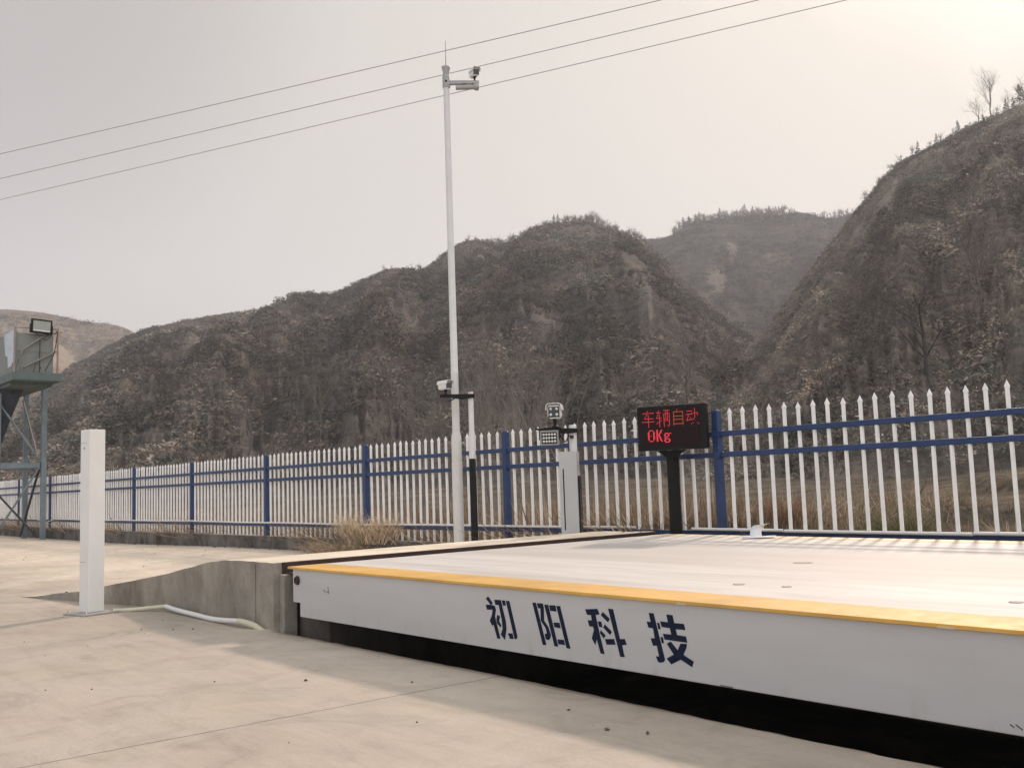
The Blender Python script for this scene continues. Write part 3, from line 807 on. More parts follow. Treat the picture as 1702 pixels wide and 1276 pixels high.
def bullet_camera(name, label, fr, s=1.0, long=0.15, mat=None):
    """fr: seated at the foot of the camera; f points where it looks"""
    t = thing(name, label, 'camera', fr.o)
    b = MB(); b.lathe((0, 0, 0), [(0.020 * s, 0), (0.020 * s, 0.008 * s), (0.010 * s, 0.014 * s), (0.010 * s, 0.05 * s)], 12, fr)
    b.box((0, 0, 0.045 * s), (0.022 * s, 0.03 * s, 0.03 * s), fr)
    b.build('swivel', M['black'], t, bevel=0.002)
    hz = 0.098 * s
    b = MB()
    pr = [(-0.040, -0.028), (-0.026, -0.044), (0.026, -0.044), (0.040, -0.028), (0.040, 0.026), (0.030, 0.038), (-0.030, 0.038), (-0.040, 0.026)]
    F2 = Frame(fr.p(0, 0, hz), fr.r, fr.f, fr.u)
    b.prism([(x * s, z * s) for x, z in pr], -long * s * 0.55, long * s * 0.40, F2)
    b.build('housing', mat or M['housing'], t, bevel=0.004 * s)
    b = MB()
    hood = [(-0.050, 0.010), (-0.046, 0.040), (-0.032, 0.050), (0.032, 0.050), (0.046, 0.040), (0.050, 0.010), (0.0465, 0.010), (0.043, 0.038), (0.031, 0.0465), (-0.031, 0.0465), (-0.043, 0.038), (-0.0465, 0.010)]
    b.prism([(x * s, z * s) for x, z in hood], -long * s * 0.6, long * s * 0.62, F2)
    b.build('sun_hood', mat or M['housing'], t)
    b = MB(); b.box((0, long * s * 0.405, -0.004 * s), (0.070 * s, 0.008 * s, 0.066 * s), F2)
    fp = b.build('front_glass', M['glass'], t, bevel=0.003 * s)
    return t, F2
# camera standing on the arm end, looking towards the deck
LK = (FC * 0.9 + RT * 0.42).normalized(); LR = Vector((0, 0, 1)).cross(LK) * -1
LR = LK.cross(Vector((0, 0, 1))) * -1
CF1 = Frame(AF.p(0.335, 0, 0.013), LK.cross(Vector((0, 0, 1))) * -1 if False else Vector((0,0,1)).cross(LK) * 1, LK, (0, 0, 1))
bullet_camera('surveillance_camera', 'small dark faced camera standing on the end of the tall mast arm', CF1, 1.02, 0.12)
# long camera slung below the arm
t = thing('surveillance_camera', 'long pale bullet camera slung under the arm of the tall mast', 'camera', AF.p(0.26, 0, -0.035))
b = MB(); UF = Frame(AF.p(0.24, 0, -0.052), AF.f * -1, RT, (0, 0, 1))
b.prism([(-0.030, -0.018), (-0.018, -0.030), (0.018, -0.030), (0.030, -0.018), (0.030, 0.016), (-0.030, 0.016)], -0.13, 0.09, UF); b.build('housing', M['mastgrey'], t, bevel=0.004)
b = MB(); b.lathe((0, 0, 0), [(0.034, 0), (0.042, 0.02), (0.040, 0.05), (0.020, 0.058), (0.001, 0.06)], 16, Frame(UF.p(0, 0.085, -0.006), UF.r, UF.u, UF.f)); b.build('lens_shroud', M['mastgrey'], t)
b = MB(); b.box((0, -0.03, 0.022), (0.05, 0.012, 0.02), UF); b.box((0, 0.07, 0.022), (0.05, 0.012, 0.02), UF); b.build('clamp', M['black'], t)

# ------------------------------------------------------------------ short mast with black foot and bracket
sx_, sy_ = -8.765, 6.75
st = thing('short_mast', 'short thin mast with a black lower tube beside the tall white mast', 'mast', (sx_, sy_, 0.17))
b = MB(); b.lathe((sx_, sy_, 0), [(0.040, 0.05), (0.040, 1.232), (0.034, 1.235)], 18); b.build('lower_tube', M['black'], st)
b = MB(); b.lathe((sx_, sy_, 0), [(0.036, 1.236), (0.037, 1.50), (0.030, 1.545), (0.029, 1.97), (0.027, 1.975), (0.001, 1.976)], 18); b.build('pole', M['pole'], st)
LF = Frame((sx_, sy_, 1.935), -RT, FC, (0, 0, 1))
b = MB()
b.prism([(-0.045, -0.022), (-0.045, 0.018), (0.30, 0.022), (0.34, 0.014), (0.34, -0.012), (0.25, -0.016), (0.20, -0.022), (0.10, -0.042), (0.035, -0.034)], 0.034, 0.052, LF)
b.prism([(0.16, -0.024), (0.19, -0.024), (0.255, -0.062), (0.235, -0.062)], 0.036, 0.050, LF)
b.box((0.0, 0.0, -0.004), (0.075, 0.09, 0.042), LF)
b.box((0.30, 0.03, 0.018), (0.09, 0.07, 0.006), LF)
b.build('bracket', M['black'], st, bevel=0.002)
LK2 = (FC * 0.80 + RT * 0.6).normalized()
bullet_camera('surveillance_camera', 'white hooded camera on the black bracket of the short mast', Frame(LF.p(0.275, 0.03, 0.022), Vector((0, 0, 1)).cross(LK2), LK2, (0, 0, 1)), 1.05, 0.16)

# ------------------------------------------------------------------ grey gate cabinet with camera and lamp
gx, gy = -7.245, 6.79
GF = Frame((gx, gy, 0.42), (0.80, 0.60, 0))
gz = thing('gate_cabinet', 'grey upright cabinet with a black slot and a white stub pole behind it', 'cabinet', (gx, gy, 0.42))
b = MB(); b.box((0, 0, 0.405), (0.178, 0.16, 0.83), GF); b.build('body', M['cabinet'], gz, bevel=0.004)
b = MB(); b.box((-0.048, 0.0805, 0.352), (0.012, 0.0016, 0.60), GF); b.build('front_slot', M['slot'], gz)
b = MB(); b.box((0.098, -0.01, 0.29), (0.014, 0.13, 0.58), GF); b.build('side_strip', M['slot'], gz, bevel=0.002)
b = MB(); q = GF.p(0.045, -0.02, 0); b.lathe((q.x, q.y, 0), [(0.038, 1.236), (0.038, 1.50), (0.035, 1.506), (0.001, 1.507)], 18); b.build('stub_pole', M['pole'], gz)
HF = Frame((q.x, q.y, 1.44), -RT, FC, (0, 0, 1))
b = MB(); b.prism([(-0.045, -0.012), (-0.045, 0.028), (0.05, 0.034), (0.375, 0.040), (0.375, 0.026), (0.10, -0.022), (0.03, -0.018)], 0.042, 0.060, HF)
b.box((0.0, 0.005, 0.006), (0.09, 0.10, 0.034), HF); b.box((0.20, 0.045, 0.040), (0.17, 0.07, 0.006), HF)
b.build('bracket', M['black'], gz, bevel=0.002)
LK3 = (FC * 0.97 - RT * 0.18).normalized()
KF = Frame(HF.p(0.175, 0.045, 0.043), Vector((0, 0, 1)).cross(LK3), LK3, (0, 0, 1))
t3, F3 = bullet_camera('surveillance_camera', 'wide white hooded camera with four round lamps in its face, above the grey cabinet', KF, 1.62, 0.085)
b = MB()
for sx in (-1, 1):
    for sz in (-1, 1):
        q3 = F3.p(sx * 0.030, 0.064, sz * 0.028 - 0.004)
        b.lathe((0, 0, 0), [(0.014, 0), (0.014, 0.004), (0.009, 0.007), (0.001, 0.008)], 12, Frame(q3, F3.r, F3.u * -1 if False else F3.u, F3.f))
b.build('round_lamps', M['lens'], t3)
fl = thing('floodlight', 'small square lamp with rows of round lenses under the bracket of the grey cabinet', 'floodlight', HF.p(0.245, 0.06, -0.06))
PF = Frame(HF.p(0.235, 0.075, -0.058), Vector((0, 0, 1)).cross(LK3), (LK3 + Vector((0, 0, -0.08))).normalized(), (0, 0, 1))
b = MB(); b.box((0, 0, 0), (0.185, 0.045, 0.148), PF); b.build('casing', M['lampgrey'], fl, bevel=0.004)
b = MB(); b.box((0, 0.0232, 0), (0.150, 0.002, 0.112), PF); b.build('face_plate', M['black'], fl)
b = MB()
for i in range(5):
    for j in range(3):
        q4 = PF.p(-0.056 + 0.028 * i, 0.0243, -0.034 + 0.034 * j)
        b.lathe((0, 0, 0), [(0.0125, 0), (0.0125, 0.003), (0.008, 0.007), (0.001, 0.008)], 10, Frame(q4, PF.r, PF.u, PF.f))
b.build('lenses', M['lens'], fl)
b = MB(); b.box((0.0, -0.012, 0.088), (0.10, 0.02, 0.03), PF); b.box((-0.10, 0, 0.03), (0.008, 0.03, 0.10), PF); b.box((0.10, 0, 0.03), (0.008, 0.03, 0.10), PF); b.build('yoke', M['black'], fl)
b = MB()
b.path(bez([HF.p(0.13, 0.05, -0.03), HF.p(0.10, 0.06, -0.09), HF.p(0.075, 0.06, -0.10), HF.p(0.05, 0.065, -0.05), HF.p(0.02, 0.065, -0.045)]), 0.006, 6)
b.path(bez([HF.p(0.09, 0.05, -0.02), HF.p(0.105, 0.062, -0.06), HF.p(0.09, 0.062, -0.095)]), 0.008, 6)
b.box((0.015, 0.062, -0.055), (0.035, 0.03, 0.03), HF)
o = b.build('lamp_cable', M['cable'], None, HF.p(0.07, 0.06, -0.07))
tag(o, 'loose black cable with a plug between the small lamp and the stub pole', 'cable')

# ------------------------------------------------------------------ LED display on a black post
P0 = Vector((-6.266, 6.75, 0)); P1 = Vector((-5.685, 7.015, 0))
SR = (P1 - P0).normalized(); SWD = (P1 - P0).length
ld = thing('display_sign', 'black roadside display on a black post showing red dot characters and 0Kg', 'sign', (-6.105, 7.03, 0.0))
SF = Frame((P0 + P1) / 2 + Vector((0, 0, 1.40)), SR)
b = MB(); b.box((0, -0.052, 0), (SWD, 0.10, 0.402), SF); b.build('case', M['black'], ld, bevel=0.004)
b = MB(); b.box((-0.012, 0.0005, 0.0), (SWD - 0.075, 0.004, 0.36), SF); b.build('screen', M['screen'], ld)
b = MB(); b.box((-6.105, 7.03, 0.545), (0.082, 0.078, 1.29)); b.build('post', M['black'], ld, bevel=0.004)
PFR = Frame((-6.085, 7.0, 1.15), SR)
b = MB(); b.prism([(-0.045, -0.02), (-0.075, 0.015), (-0.14, 0.048), (0.14, 0.048), (0.075, 0.015), (0.045, -0.02)], -0.035, 0.045, PFR); b.build('flared_bracket', M['black'], ld)
CHE = ["......#.........", "......#.........", ".#############..", ".....#..........", ".....#.#........", "....#..#........", "...#...#........", "...##########...", ".......#........", ".......#........", "##############..", ".......#........", ".......#........", ".......#........", ".......#........", ".......#........"]
LIANG = ["..#.....#######.", "..#.......#.#...", "#####.....#.#...", "..#.....#######.", ".#.#....#.#.#.#.", ".#.#....#.#.#.#.", "#..#....#.#.#.#.", "######..#.#.#.#.", "...#....##.##.#.", "...#.#..##.##.#.", "...##...#.#..##.", ".###....#.....#.", "#..#....#.....#.", "...#....#.....#.", "...#....#...#.#.", "...#....#....#.."]
ZI = ["......#.........", ".....#..........", "..###########...", "..#.........#...", "..#.........#...", "..#.........#...", "..###########...", "..#.........#...", "..#.........#...", "..###########...", "..#.........#...", "..#.........#...", "..#.........#...", "..###########...", "..#.........#...", "................"]
DONG = [".........#......", ".........#......", ".######..#......", ".........#......", "......#.#####...", "#######..#..#...", "..#......#..#...", "..#......#......", ".#..#....#......", ".#...#..#.......", "#######.#.......", ".#..............", "................", ".......#....#...", ".....#.......#..", "................"]
ZERO = ["..####..", ".#....#.", "##....##", "##....##", "##....##", "##.#..##", "##....##", "##....##", "##....##", ".#....#.", "..####.."]
KK = ["##...##.", "##..##..", "##..##..", "##.##...", "####....", "####....", "##.##...", "##.##...", "##..##..", "##..##..", "##...##."]
GG = ["........", "........", "........", ".####.##", "##..##..", "##..##..", ".####...", "##......", ".#####..", "##...##.", "##...##.", ".#####.."]
DX, DZ = 0.0085, 0.0098
def dots(rows, x0, z0, mat, name, r=0.0036):
    b = MB()
    for j, row in enumerate(rows):
        for i, c in enumerate(row):
            if c != '#': continue
            q5 = (x0 + i * DX, z0 - j * DZ)
            b.prism([(q5[0] + r * math.cos(a * math.pi / 3), q5[1] + r * math.sin(a * math.pi / 3)) for a in range(6)], 0.0026, 0.0042, SF)
    return b.build(name, mat, ld)
xl_ = -SWD / 2 + 0.050
for rows, o_, mt2 in ((CHE, 0, 'red'), (LIANG, 16.3, 'red'), (ZI, 33, 'orange'), (DONG, 49, 'red')):
    dots(rows, xl_ + o_ * DX, 0.158, M[mt2], 'lit_character', 0.0031)
for rows, o_, z_ in ((ZERO, 6, -0.02), (KK, 15.5, -0.02), (GG, 24, -0.022)):
    dots(rows, xl_ + o_ * DX, z_, M['red'], 'lit_character', 0.0040)

# ------------------------------------------------------------------ paper on the deck
b = MB()
pf = Frame((-5.02, 6.75, DK + 0.002), (0.70, 0.71, 0))
gridn = 8
vs = []; 
for i in range(gridn + 1):
    t = i / gridn
    z = 0.100 * math.sin(t * 1.45); y = 0.05 - 0.02 * t - 0.05 * math.sin(t * 3)
    wv = 0.052 - 0.006 * math.sin(t * 3.1)
    vs += [pf.p(-wv + 0.045 * t * t, y, z), pf.p(wv * 0.9 + 0.075 * t * t, y - 0.03 * t, z * (1 + 0.10 * t) + 0.001)]
b.add(vs, [(2 * i, 2 * i + 1, 2 * i + 3, 2 * i + 2) for i in range(gridn)], True)
vs = []
for i in range(gridn + 1):
    t = i / gridn
    vs += [pf.p(-0.10 - 0.03 * math.sin(t * 2), 0.05 + 0.12 * t, 0.004 + 0.012 * math.sin(t * 3.1)), pf.p(0.14, 0.05 + 0.12 * t, 0.003 + 0.016 * math.sin(t * 2.5))]
b.add(vs, [(2 * i, 2 * i + 1, 2 * i + 3, 2 * i + 2) for i in range(gridn)], True)
o = b.build('paper_sheet', M['paper'], None, (-5.02, 6.75, DK))
so = o.modifiers.new('thickness', 'SOLIDIFY'); so.thickness = 0.0015
tag(o, 'folded white paper on the back edge of the deck, one flap up', 'paper')

# ------------------------------------------------------------------ steel tower on the left
tw = thing('steel_tower', 'blue grey steel tower with crossed braces and a railed platform', 'tower', (-26.8, 6.24, 0))
LX = (-27.66, -26.0); LY = (5.73, 6.76)
for x in LX:
    for y in LY:
        b = MB()
        b.box((x, y, 1.84), (0.115, 0.012, 3.68)); b.box((x - 0.052, y + 0.056, 1.84), (0.012, 0.10, 3.68)); b.box((x + 0.052, y + 0.056, 1.84), (0.012, 0.10, 3.68))
        b.build('leg', M['steel'], tw)
b = MB()
for y in LY: b.box((-26.83, y - 0.01, 1.80), (1.55, 0.05, 0.13))
for x in LX: b.box((x, 6.26, 1.80), (0.05, 0.92, 0.13))
b.box((-26.83, 6.24, 1.74), (1.5, 0.9, 0.01))
b.build('middle_beams', M['steel'], tw)
def brace(a, c, mat='steel', r=0.028):
    b = MB(); a = Vector(a); c = Vector(c); b.tube(a, c, r, n=4); b.build('brace', M[mat], tw)
brace((-26.0, 5.70, 1.25), (-26.0, 6.70, 0.05), 'dark'); brace((-26.0, 5.70, 0.05), (-26.0, 6.70, 1.72))
brace((-27.6, 6.70, 0.05), (-26.05, 6.72, 1.70), 'dark', 0.035)
brace((-27.6, 6.72, 3.5), (-26.05, 6.70, 1.95), 'rail', 0.026)
brace((-26.0, 5.72, 3.4), (-26.0, 6.70, 1.95))
brace((-27.6, 5.70, 0.05), (-26.05, 5.70, 1.70)); brace((-27.6, 5.70, 3.4), (-26.05, 5.70, 1.95))
b = MB()
b.span(-28.6, -24.5, 5.73, 6.80, 3.70, 3.89)
b.span(-27.8, -25.0, 5.80, 6.72, 3.62, 3.70)
b.build('platform', M['platform'], tw, bevel=0.01)
b = MB()
vs = []
for z, x0, x1, y0, y1 in ((3.62, -27.5, -25.9, 5.15, 6.3), (2.9, -27.3, -26.2, 5.3, 6.1), (1.9, -26.9, -26.55, 5.55, 5.85)):
    vs += [(x0, y0, z), (x1, y0, z), (x1, y1, z), (x0, y1, z)]
fs = [(3, 2, 1, 0), (8, 9, 10, 11)] + [(j * 4 + i, j * 4 + (i + 1) % 4, j * 4 + 4 + (i + 1) % 4, j * 4 + 4 + i) for j in (0, 1) for i in range(4)]
b.add(vs, fs); b.build('hopper', M['dark'], tw)
b = MB(); b.span(-28.5, -24.60, 5.80, 5.83, 3.89, 4.86); b.span(-28.5, -28.4, 5.83, 6.7, 3.89, 4.86); b.build('wall_panel', M['green'], tw)
b = MB(); b.span(-24.62, -24.59, 5.84, 6.62, 3.89, 4.80); b.build('side_panel', M['green'], tw)
b = MB(); fr = Frame((0, 5.795, 0), (1, 0, 0), (0, 1, 0))
b.prism([(-25.56, 4.87), (-24.56, 4.89), (-24.53, 4.10), (-24.80, 4.11), (-24.84, 4.05), (-25.16, 4.04), (-25.20, 4.30), (-25.42, 4.36)], -0.012, 0.0, fr)
b.build('pale_sheet', M['palesheet'], tw)
RX = -24.52
def rail(pts, mat='rail', r=0.024):
    b = MB(); b.path([Vector(p) for p in pts], r, 6); b.build('railing', M[mat], tw)
rail([(RX, 5.77, 3.88), (RX, 5.77, 4.93)]); rail([(RX, 5.75, 4.91), (RX, 6.70, 4.93)], 'rail', 0.014)
rail([(RX, 6.70, 3.88), (RX, 6.70, 4.94)], 'rustrail', 0.024)
rail([(RX, 6.31, 3.88), (RX, 6.31, 4.72)], 'dark', 0.012)
rail([(RX, 5.82, 3.90), (RX, 5.943, 4.40), (RX, 6.50, 4.83)]); rail([(RX, 5.974, 3.93), (RX, 5.98, 4.0), (RX, 6.66, 4.40)])
rail([(RX, 5.80, 4.40), (RX, 6.66, 4.38)], 'rail', 0.010)
rail([(RX, 6.18, 3.89), (RX, 6.24, 4.18), (RX, 6.34, 3.98)], 'dark', 0.012)
fl2 = thing('floodlight', 'black framed floodlight with greenish glass on the top rail of the steel tower', 'floodlight', (RX + 0.08, 6.30, 4.92))
TF = Frame((RX + 0.09, 6.325, 4.955), (-0.10, 0.99, -0.035), None, (0.03, 0.05, 1))
b = MB(); b.box((0, -0.03, 0), (0.47, 0.05, 0.335), TF); b.box((0, -0.07, 0), (0.32, 0.05, 0.22), TF); b.build('casing', M['black'], fl2, bevel=0.006)
b = MB(); b.box((0, -0.002, 0.005), (0.385, 0.006, 0.245), TF); b.build('glass', M['lampglass'], fl2)
b = MB(); b.box((0, 0.003, -0.100), (0.375, 0.004, 0.035), TF); b.build('lamp_strip', M['lens'], fl2)
b = MB(); b.box((-0.25, -0.03, -0.06), (0.014, 0.03, 0.2), TF); b.box((0.25, -0.03, -0.06), (0.014, 0.03, 0.2), TF); b.build('yoke', M['black'], fl2)
b = MB()
b.path(bez([(RX + 0.04, 6.55, 4.86), (RX + 0.03, 6.62, 4.80), (RX + 0.03, 6.68, 4.86), (RX + 0.02, 6.66, 4.62), (RX + 0.02, 6.60, 4.30), (RX + 0.02, 6.42, 3.92)]), 0.010, 6)
b.path(bez([(RX + 0.03, 6.20, 4.80), (RX + 0.03, 6.38, 4.74), (RX + 0.03, 6.55, 4.80), (RX + 0.03, 6.45, 4.66), (RX + 0.03, 6.32, 4.70)]), 0.008, 6)
o = b.build('lamp_cable', M['cable'], None, (RX + 0.03, 6.6, 4.6)); tag(o, 'black cable looping down the tower railing from the floodlight', 'cable')
b = MB(); b.path(bez([(-26.4, 5.75, 3.2), (-26.3, 5.78, 2.9), (-26.32, 5.8, 2.65), (-26.6, 5.8, 2.45), (-26.7, 5.8, 2.2)]), 0.016, 6)
o = b.build('hanging_cable', M['cable'], None, (-26.4, 5.78, 2.7)); tag(o, 'thick black cable hanging below the tower platform beside the hopper', 'cable')

# ------------------------------------------------------------------ overhead power lines
for i, (a, c, lab) in enumerate((((-32.112, 7.062), (-13.674, 16.145), 'thin overhead power line, highest of the three crossing the sky'),
                                 ((-34.640, 7.632), (-12.390, 17.911), 'thin overhead power line, middle of the three crossing the sky'),
                                 ((-37.124, 8.192), (-11.218, 19.524), 'thin overhead power line, lowest of the three crossing the sky'))):
    a = Vector((*a, 11.4)); c = Vector((*c, 11.4)); d = c - a
    b = MB(); pts = []
    for k in range(49):
        t = -1.2 + 3.4 * k / 48
        pts.append(a + d * t + Vector((0, 0, 0.07 * (t - 0.0) * (t - 1.0))))
    b.path(pts, 0.0085, 5)
    o = b.build('power_line', M['wire'], None, a + d * 0.5); tag(o, lab, 'power line', 'power lines over the yard')

# ------------------------------------------------------------------ land behind the fence
FWD = np.array([-0.76586, 0.64301]); RGT = np.array([0.64301, 0.76586])
def polar(az, r):
    a = np.radians(az)
    return (np.cos(a) * FWD[0] + np.sin(a) * RGT[0]) * r, (np.cos(a) * FWD[1] + np.sin(a) * RGT[1]) * r
def field_z(x, y):
    d = np.maximum(0, y - 7.3)
    base = 0.16 + 0.20 * sstep(-10, -6, x)
    rise = np.minimum(d, 60) * (0.030 + 0.048 * sstep(-14, -4, x))
    z = base + rise + 0.45 * (fbm(x * 0.10, y * 0.16, 41) - 0.5) * sstep(0, 4, d)
    st = 0.27; q = z / st; fq = q - np.floor(q)
    zt = st * (np.floor(q) + sstep(0.78, 0.97, fq)) + 0.05 * fq
    k = sstep(-12, -5, x) * sstep(0.6, 2.5, d) * 0.9
    z = z * (1 - k) + zt * k
    return z + 0.05 * (fbm(x * 2.2, y * 2.2, 43) - 0.5)
M['field'] = hill_mat('field soil', (0.24, 0.205, 0.165), (0.33, 0.285, 0.22), (0.15, 0.135, 0.105), (0.30, 0.24, 0.18), 6.0)
def dark_risers(mt, col, lo, hi):  # multiplies a darker colour onto the steep terrace faces
    nt = mt.node_tree; p = nt.nodes['Principled BSDF']; l = p.inputs['Base Color'].links[0].from_socket
    g_ = N(nt, 'ShaderNodeNewGeometry'); s_ = N(nt, 'ShaderNodeSeparateXYZ'); nt.links.new(g_.outputs['Normal'], s_.inputs[0])
    f_ = N(nt, 'ShaderNodeMapRange'); f_.inputs[1].default_value = lo; f_.inputs[2].default_value = hi; f_.inputs[3].default_value = 0.8; f_.inputs[4].default_value = 0
    nt.links.new(s_.outputs[2], f_.inputs[0])
    nt.links.new(mixc(nt, f_.outputs[0], l, col, 'MULTIPLY'), p.inputs['Base Color'])
dark_risers(M['field'], (0.22, 0.205, 0.19), 0.80, 0.97)
M['hill_near'] = hill_mat('near hillside', (0.165, 0.146, 0.132), (0.225, 0.195, 0.168), (0.105, 0.102, 0.098), (0.30, 0.26, 0.215))
M['hill_right'] = hill_mat('right hillside', (0.205, 0.182, 0.160), (0.27, 0.235, 0.20), (0.125, 0.121, 0.112), (0.34, 0.30, 0.245), 1.6)
M['hill_far'] = hill_mat('far hillside', (0.070, 0.060, 0.052), (0.10, 0.085, 0.07), (0.038, 0.036, 0.033), (0.30, 0.24, 0.175))
M['hill_bare'] = hill_mat('bare hillside', (0.24, 0.185, 0.145), (0.29, 0.225, 0.17), (0.15, 0.125, 0.10), (0.42, 0.34, 0.26))
xs = np.concatenate([np.arange(-120, -40, 2.0), np.arange(-40, 12, 0.22), np.arange(12, 60, 2.0)])
ys = np.concatenate([np.arange(7.27, 22, 0.16), np.arange(22, 70, 0.8)])
V, F = grid_sheet(xs, ys, field_z)
o = fast_mesh('terrain', V, F, M['field'], smooth=True)
tag(o, 'terraced rough field between the fence and the hills', 'terrain', kind='structure')

HILLS = {
 'A': ([(-33.9, -1.74), (-30.49, -0.04), (-28.43, 2.0), (-26.28, 4.44), (-25.16, 5.86), (-24.02, 6.76), (-22.25, 7.97), (-20.73, 8.81), (-18.87, 9.33), (-16.96, 9.76), (-15.33, 10.02), (-13.35, 10.34), (-11.33, 10.75), (-9.45, 11.19), (-8.58, 11.77), (-7.18, 12.41), (-6.31, 12.54), (-5.44, 12.25), (-4.56, 12.58), (-3.66, 13.28), (-2.59, 13.84), (-1.52, 13.88), (-0.65, 13.55), (0.96, 13.94), (2.75, 14.65), (4.18, 14.85), (5.23, 14.73), (6.08, 14.14), (7.63, 13.64), (8.96, 12.47), (10.25, 10.76), (11.54, 9.58), (12.84, 8.71), (14.1, 7.62), (15.3, 5.69), (17.08, 3.25)],
       (62, 44), (225, 185), 'hill_near', 'hill'),
 'B': ([(8.2, 2.2), (9.18, 3.12), (11.27, 4.56), (12.52, 6.02), (14.11, 7.72), (15.52, 9.29), (16.92, 10.83), (18.3, 12.34), (19.4, 13.58), (20.37, 14.69), (21.39, 15.85), (22.35, 16.38), (23.61, 16.84), (25.45, 17.42), (27.23, 17.92), (28.45, 18.19), (31.17, 18.66), (35.03, 18.74), (39.63, 18.17), (48, 16.0), (58, 12.0)],
       (34, 24), (120, 150), 'hill_right', 'hill'),
 'C': ([(1.0, 9.0), (4.03, 11.45), (5.84, 12.73), (7.63, 13.71), (9.37, 13.66), (9.9, 13.99), (10.61, 14.44), (12.49, 14.48), (14.51, 14.46), (16.0, 14.38), (17.15, 14.42), (17.93, 13.94), (19.04, 13.88), (20.01, 14.09), (21.58, 14.28), (23.4, 14.04), (25.14, 13.48), (29, 12.5)],
       (190, 190), (330, 330), 'hill_far', 'hill'),
 'D': ([(-46, 6.5), (-40, 7.4), (-35.14, 8.08), (-31.47, 9.17), (-29.12, 9.66), (-27.48, 9.89), (-25.79, 9.82), (-24.63, 9.65), (-23.45, 9.37), (-22.26, 9.32), (-21.35, 9.12), (-20.67, 8.74), (-19.49, 7.69), (-17.61, 6.05), (-15.5, 4.0)],
       (240, 240), (400, 400), 'hill_bare', 'hill')}
SPUR = {'A': [((-9.5, 1.0), (-17.5, 0.15), 2.1, 9), ((-3.0, 1.0), (-9.0, 0.12), 1.8, 9), ((3.5, 1.0), (-1.5, 0.1), 2.4, 9), ((6.2, 1.0), (8.5, 0.1), 1.8, 7), ((-16.5, 1.0), (-23, 0.2), 2.0, 7), ((-22, 1.0), (-28, 0.3), 1.6, 4)],
        'B': [((19.0, 1.0), (17.0, 0.1), 1.4, 3), ((24.5, 1.0), (21.5, 0.1), 1.8, 4), ((29, 1.0), (27, 0.1), 2.0, 4), ((35, 1.0), (33, 0.1), 2.5, 5)],
        'C': [((8.2, 1.0), (9.0, 0.1), 1.2, 7), ((13.0, 1.0), (14.5, 0.1), 1.3, 9), ((17.5, 1.0), (18.0, 0.1), 1.5, 8)],
        'D': [((-27.5, 1.0), (-26, 0.1), 1.6, 10), ((-22.5, 1.0), (-21, 0.1), 1.4, 9), ((-33, 1), (-32, 0.1), 2, 9)]}
HSURF = {}
# slips of bare loess: azimuth, height fraction, half width, half height, strength
SCARS = {'A': [(-20.3, 0.62, 0.5, 0.09, .8), (-17.9, 0.55, 0.5, 0.07, .6), (-22.6, 0.55, 0.35, 0.08, .7), (-23.2, 0.33, 0.9, 0.05, .8), (-14.2, 0.82, 0.25, 0.07, .6), (-13.0, 0.50, 0.5, 0.05, .5), (8.0, 0.30, 0.5, 0.10, .8), (-0.9, 0.62, 0.8, 0.02, .6), (2.4, 0.25, 0.9, 0.03, .6), (-10.5, 0.3, 0.8, 0.03, .5), (-5, 0.4, 1.0, 0.025, .5)],
         'B': [(21.45, 0.60, 0.42, 0.10, 1.0), (21.9, 0.72, 0.25, 0.07, .8), (19.6, 0.72, 0.5, 0.03, .7), (18.0, 0.75, 0.5, 0.04, .6), (16.6, 0.62, 0.4, 0.05, .6), (15.2, 0.55, 0.3, 0.08, .6), (20.3, 0.45, 0.7, 0.02, .5), (24.5, 0.5, 1.0, 0.015, .4), (26.5, 0.42, 0.9, 0.02, .4)],
         'C': [(12.0, 0.60, 0.55, 0.13, 1.0), (11.3, 0.45, 0.5, 0.10, .8), (13.0, 0.75, 0.3, 0.06, .8), (9.2, 0.7, 0.5, 0.08, .5), (15.5, 0.72, 0.8, 0.03, .5)], 'D': [(-24.5, 0.62, 1.4, 0.16, .9), (-22.8, 0.6, 0.9, 0.1, .8), (-27.6, 0.8, 1.2, 0.06, .6)]}
def scar_of(key, az, t):
    m_ = np.zeros_like(az)
    for i, (a, b_, wa, wt, st) in enumerate(SCARS[key]):
        n_ = 0.9 * (fbm(az * 3.0 / wa * 0.4, t * 9, 300 + i, 4) - 0.5)
        d = np.sqrt(((az - a + (t - b_) * 1.5) / wa) ** 2 + ((t - b_) / wt) ** 2) + n_
        m_ = np.maximum(m_, st * sstep(1.25, 0.55, d))
    return m_
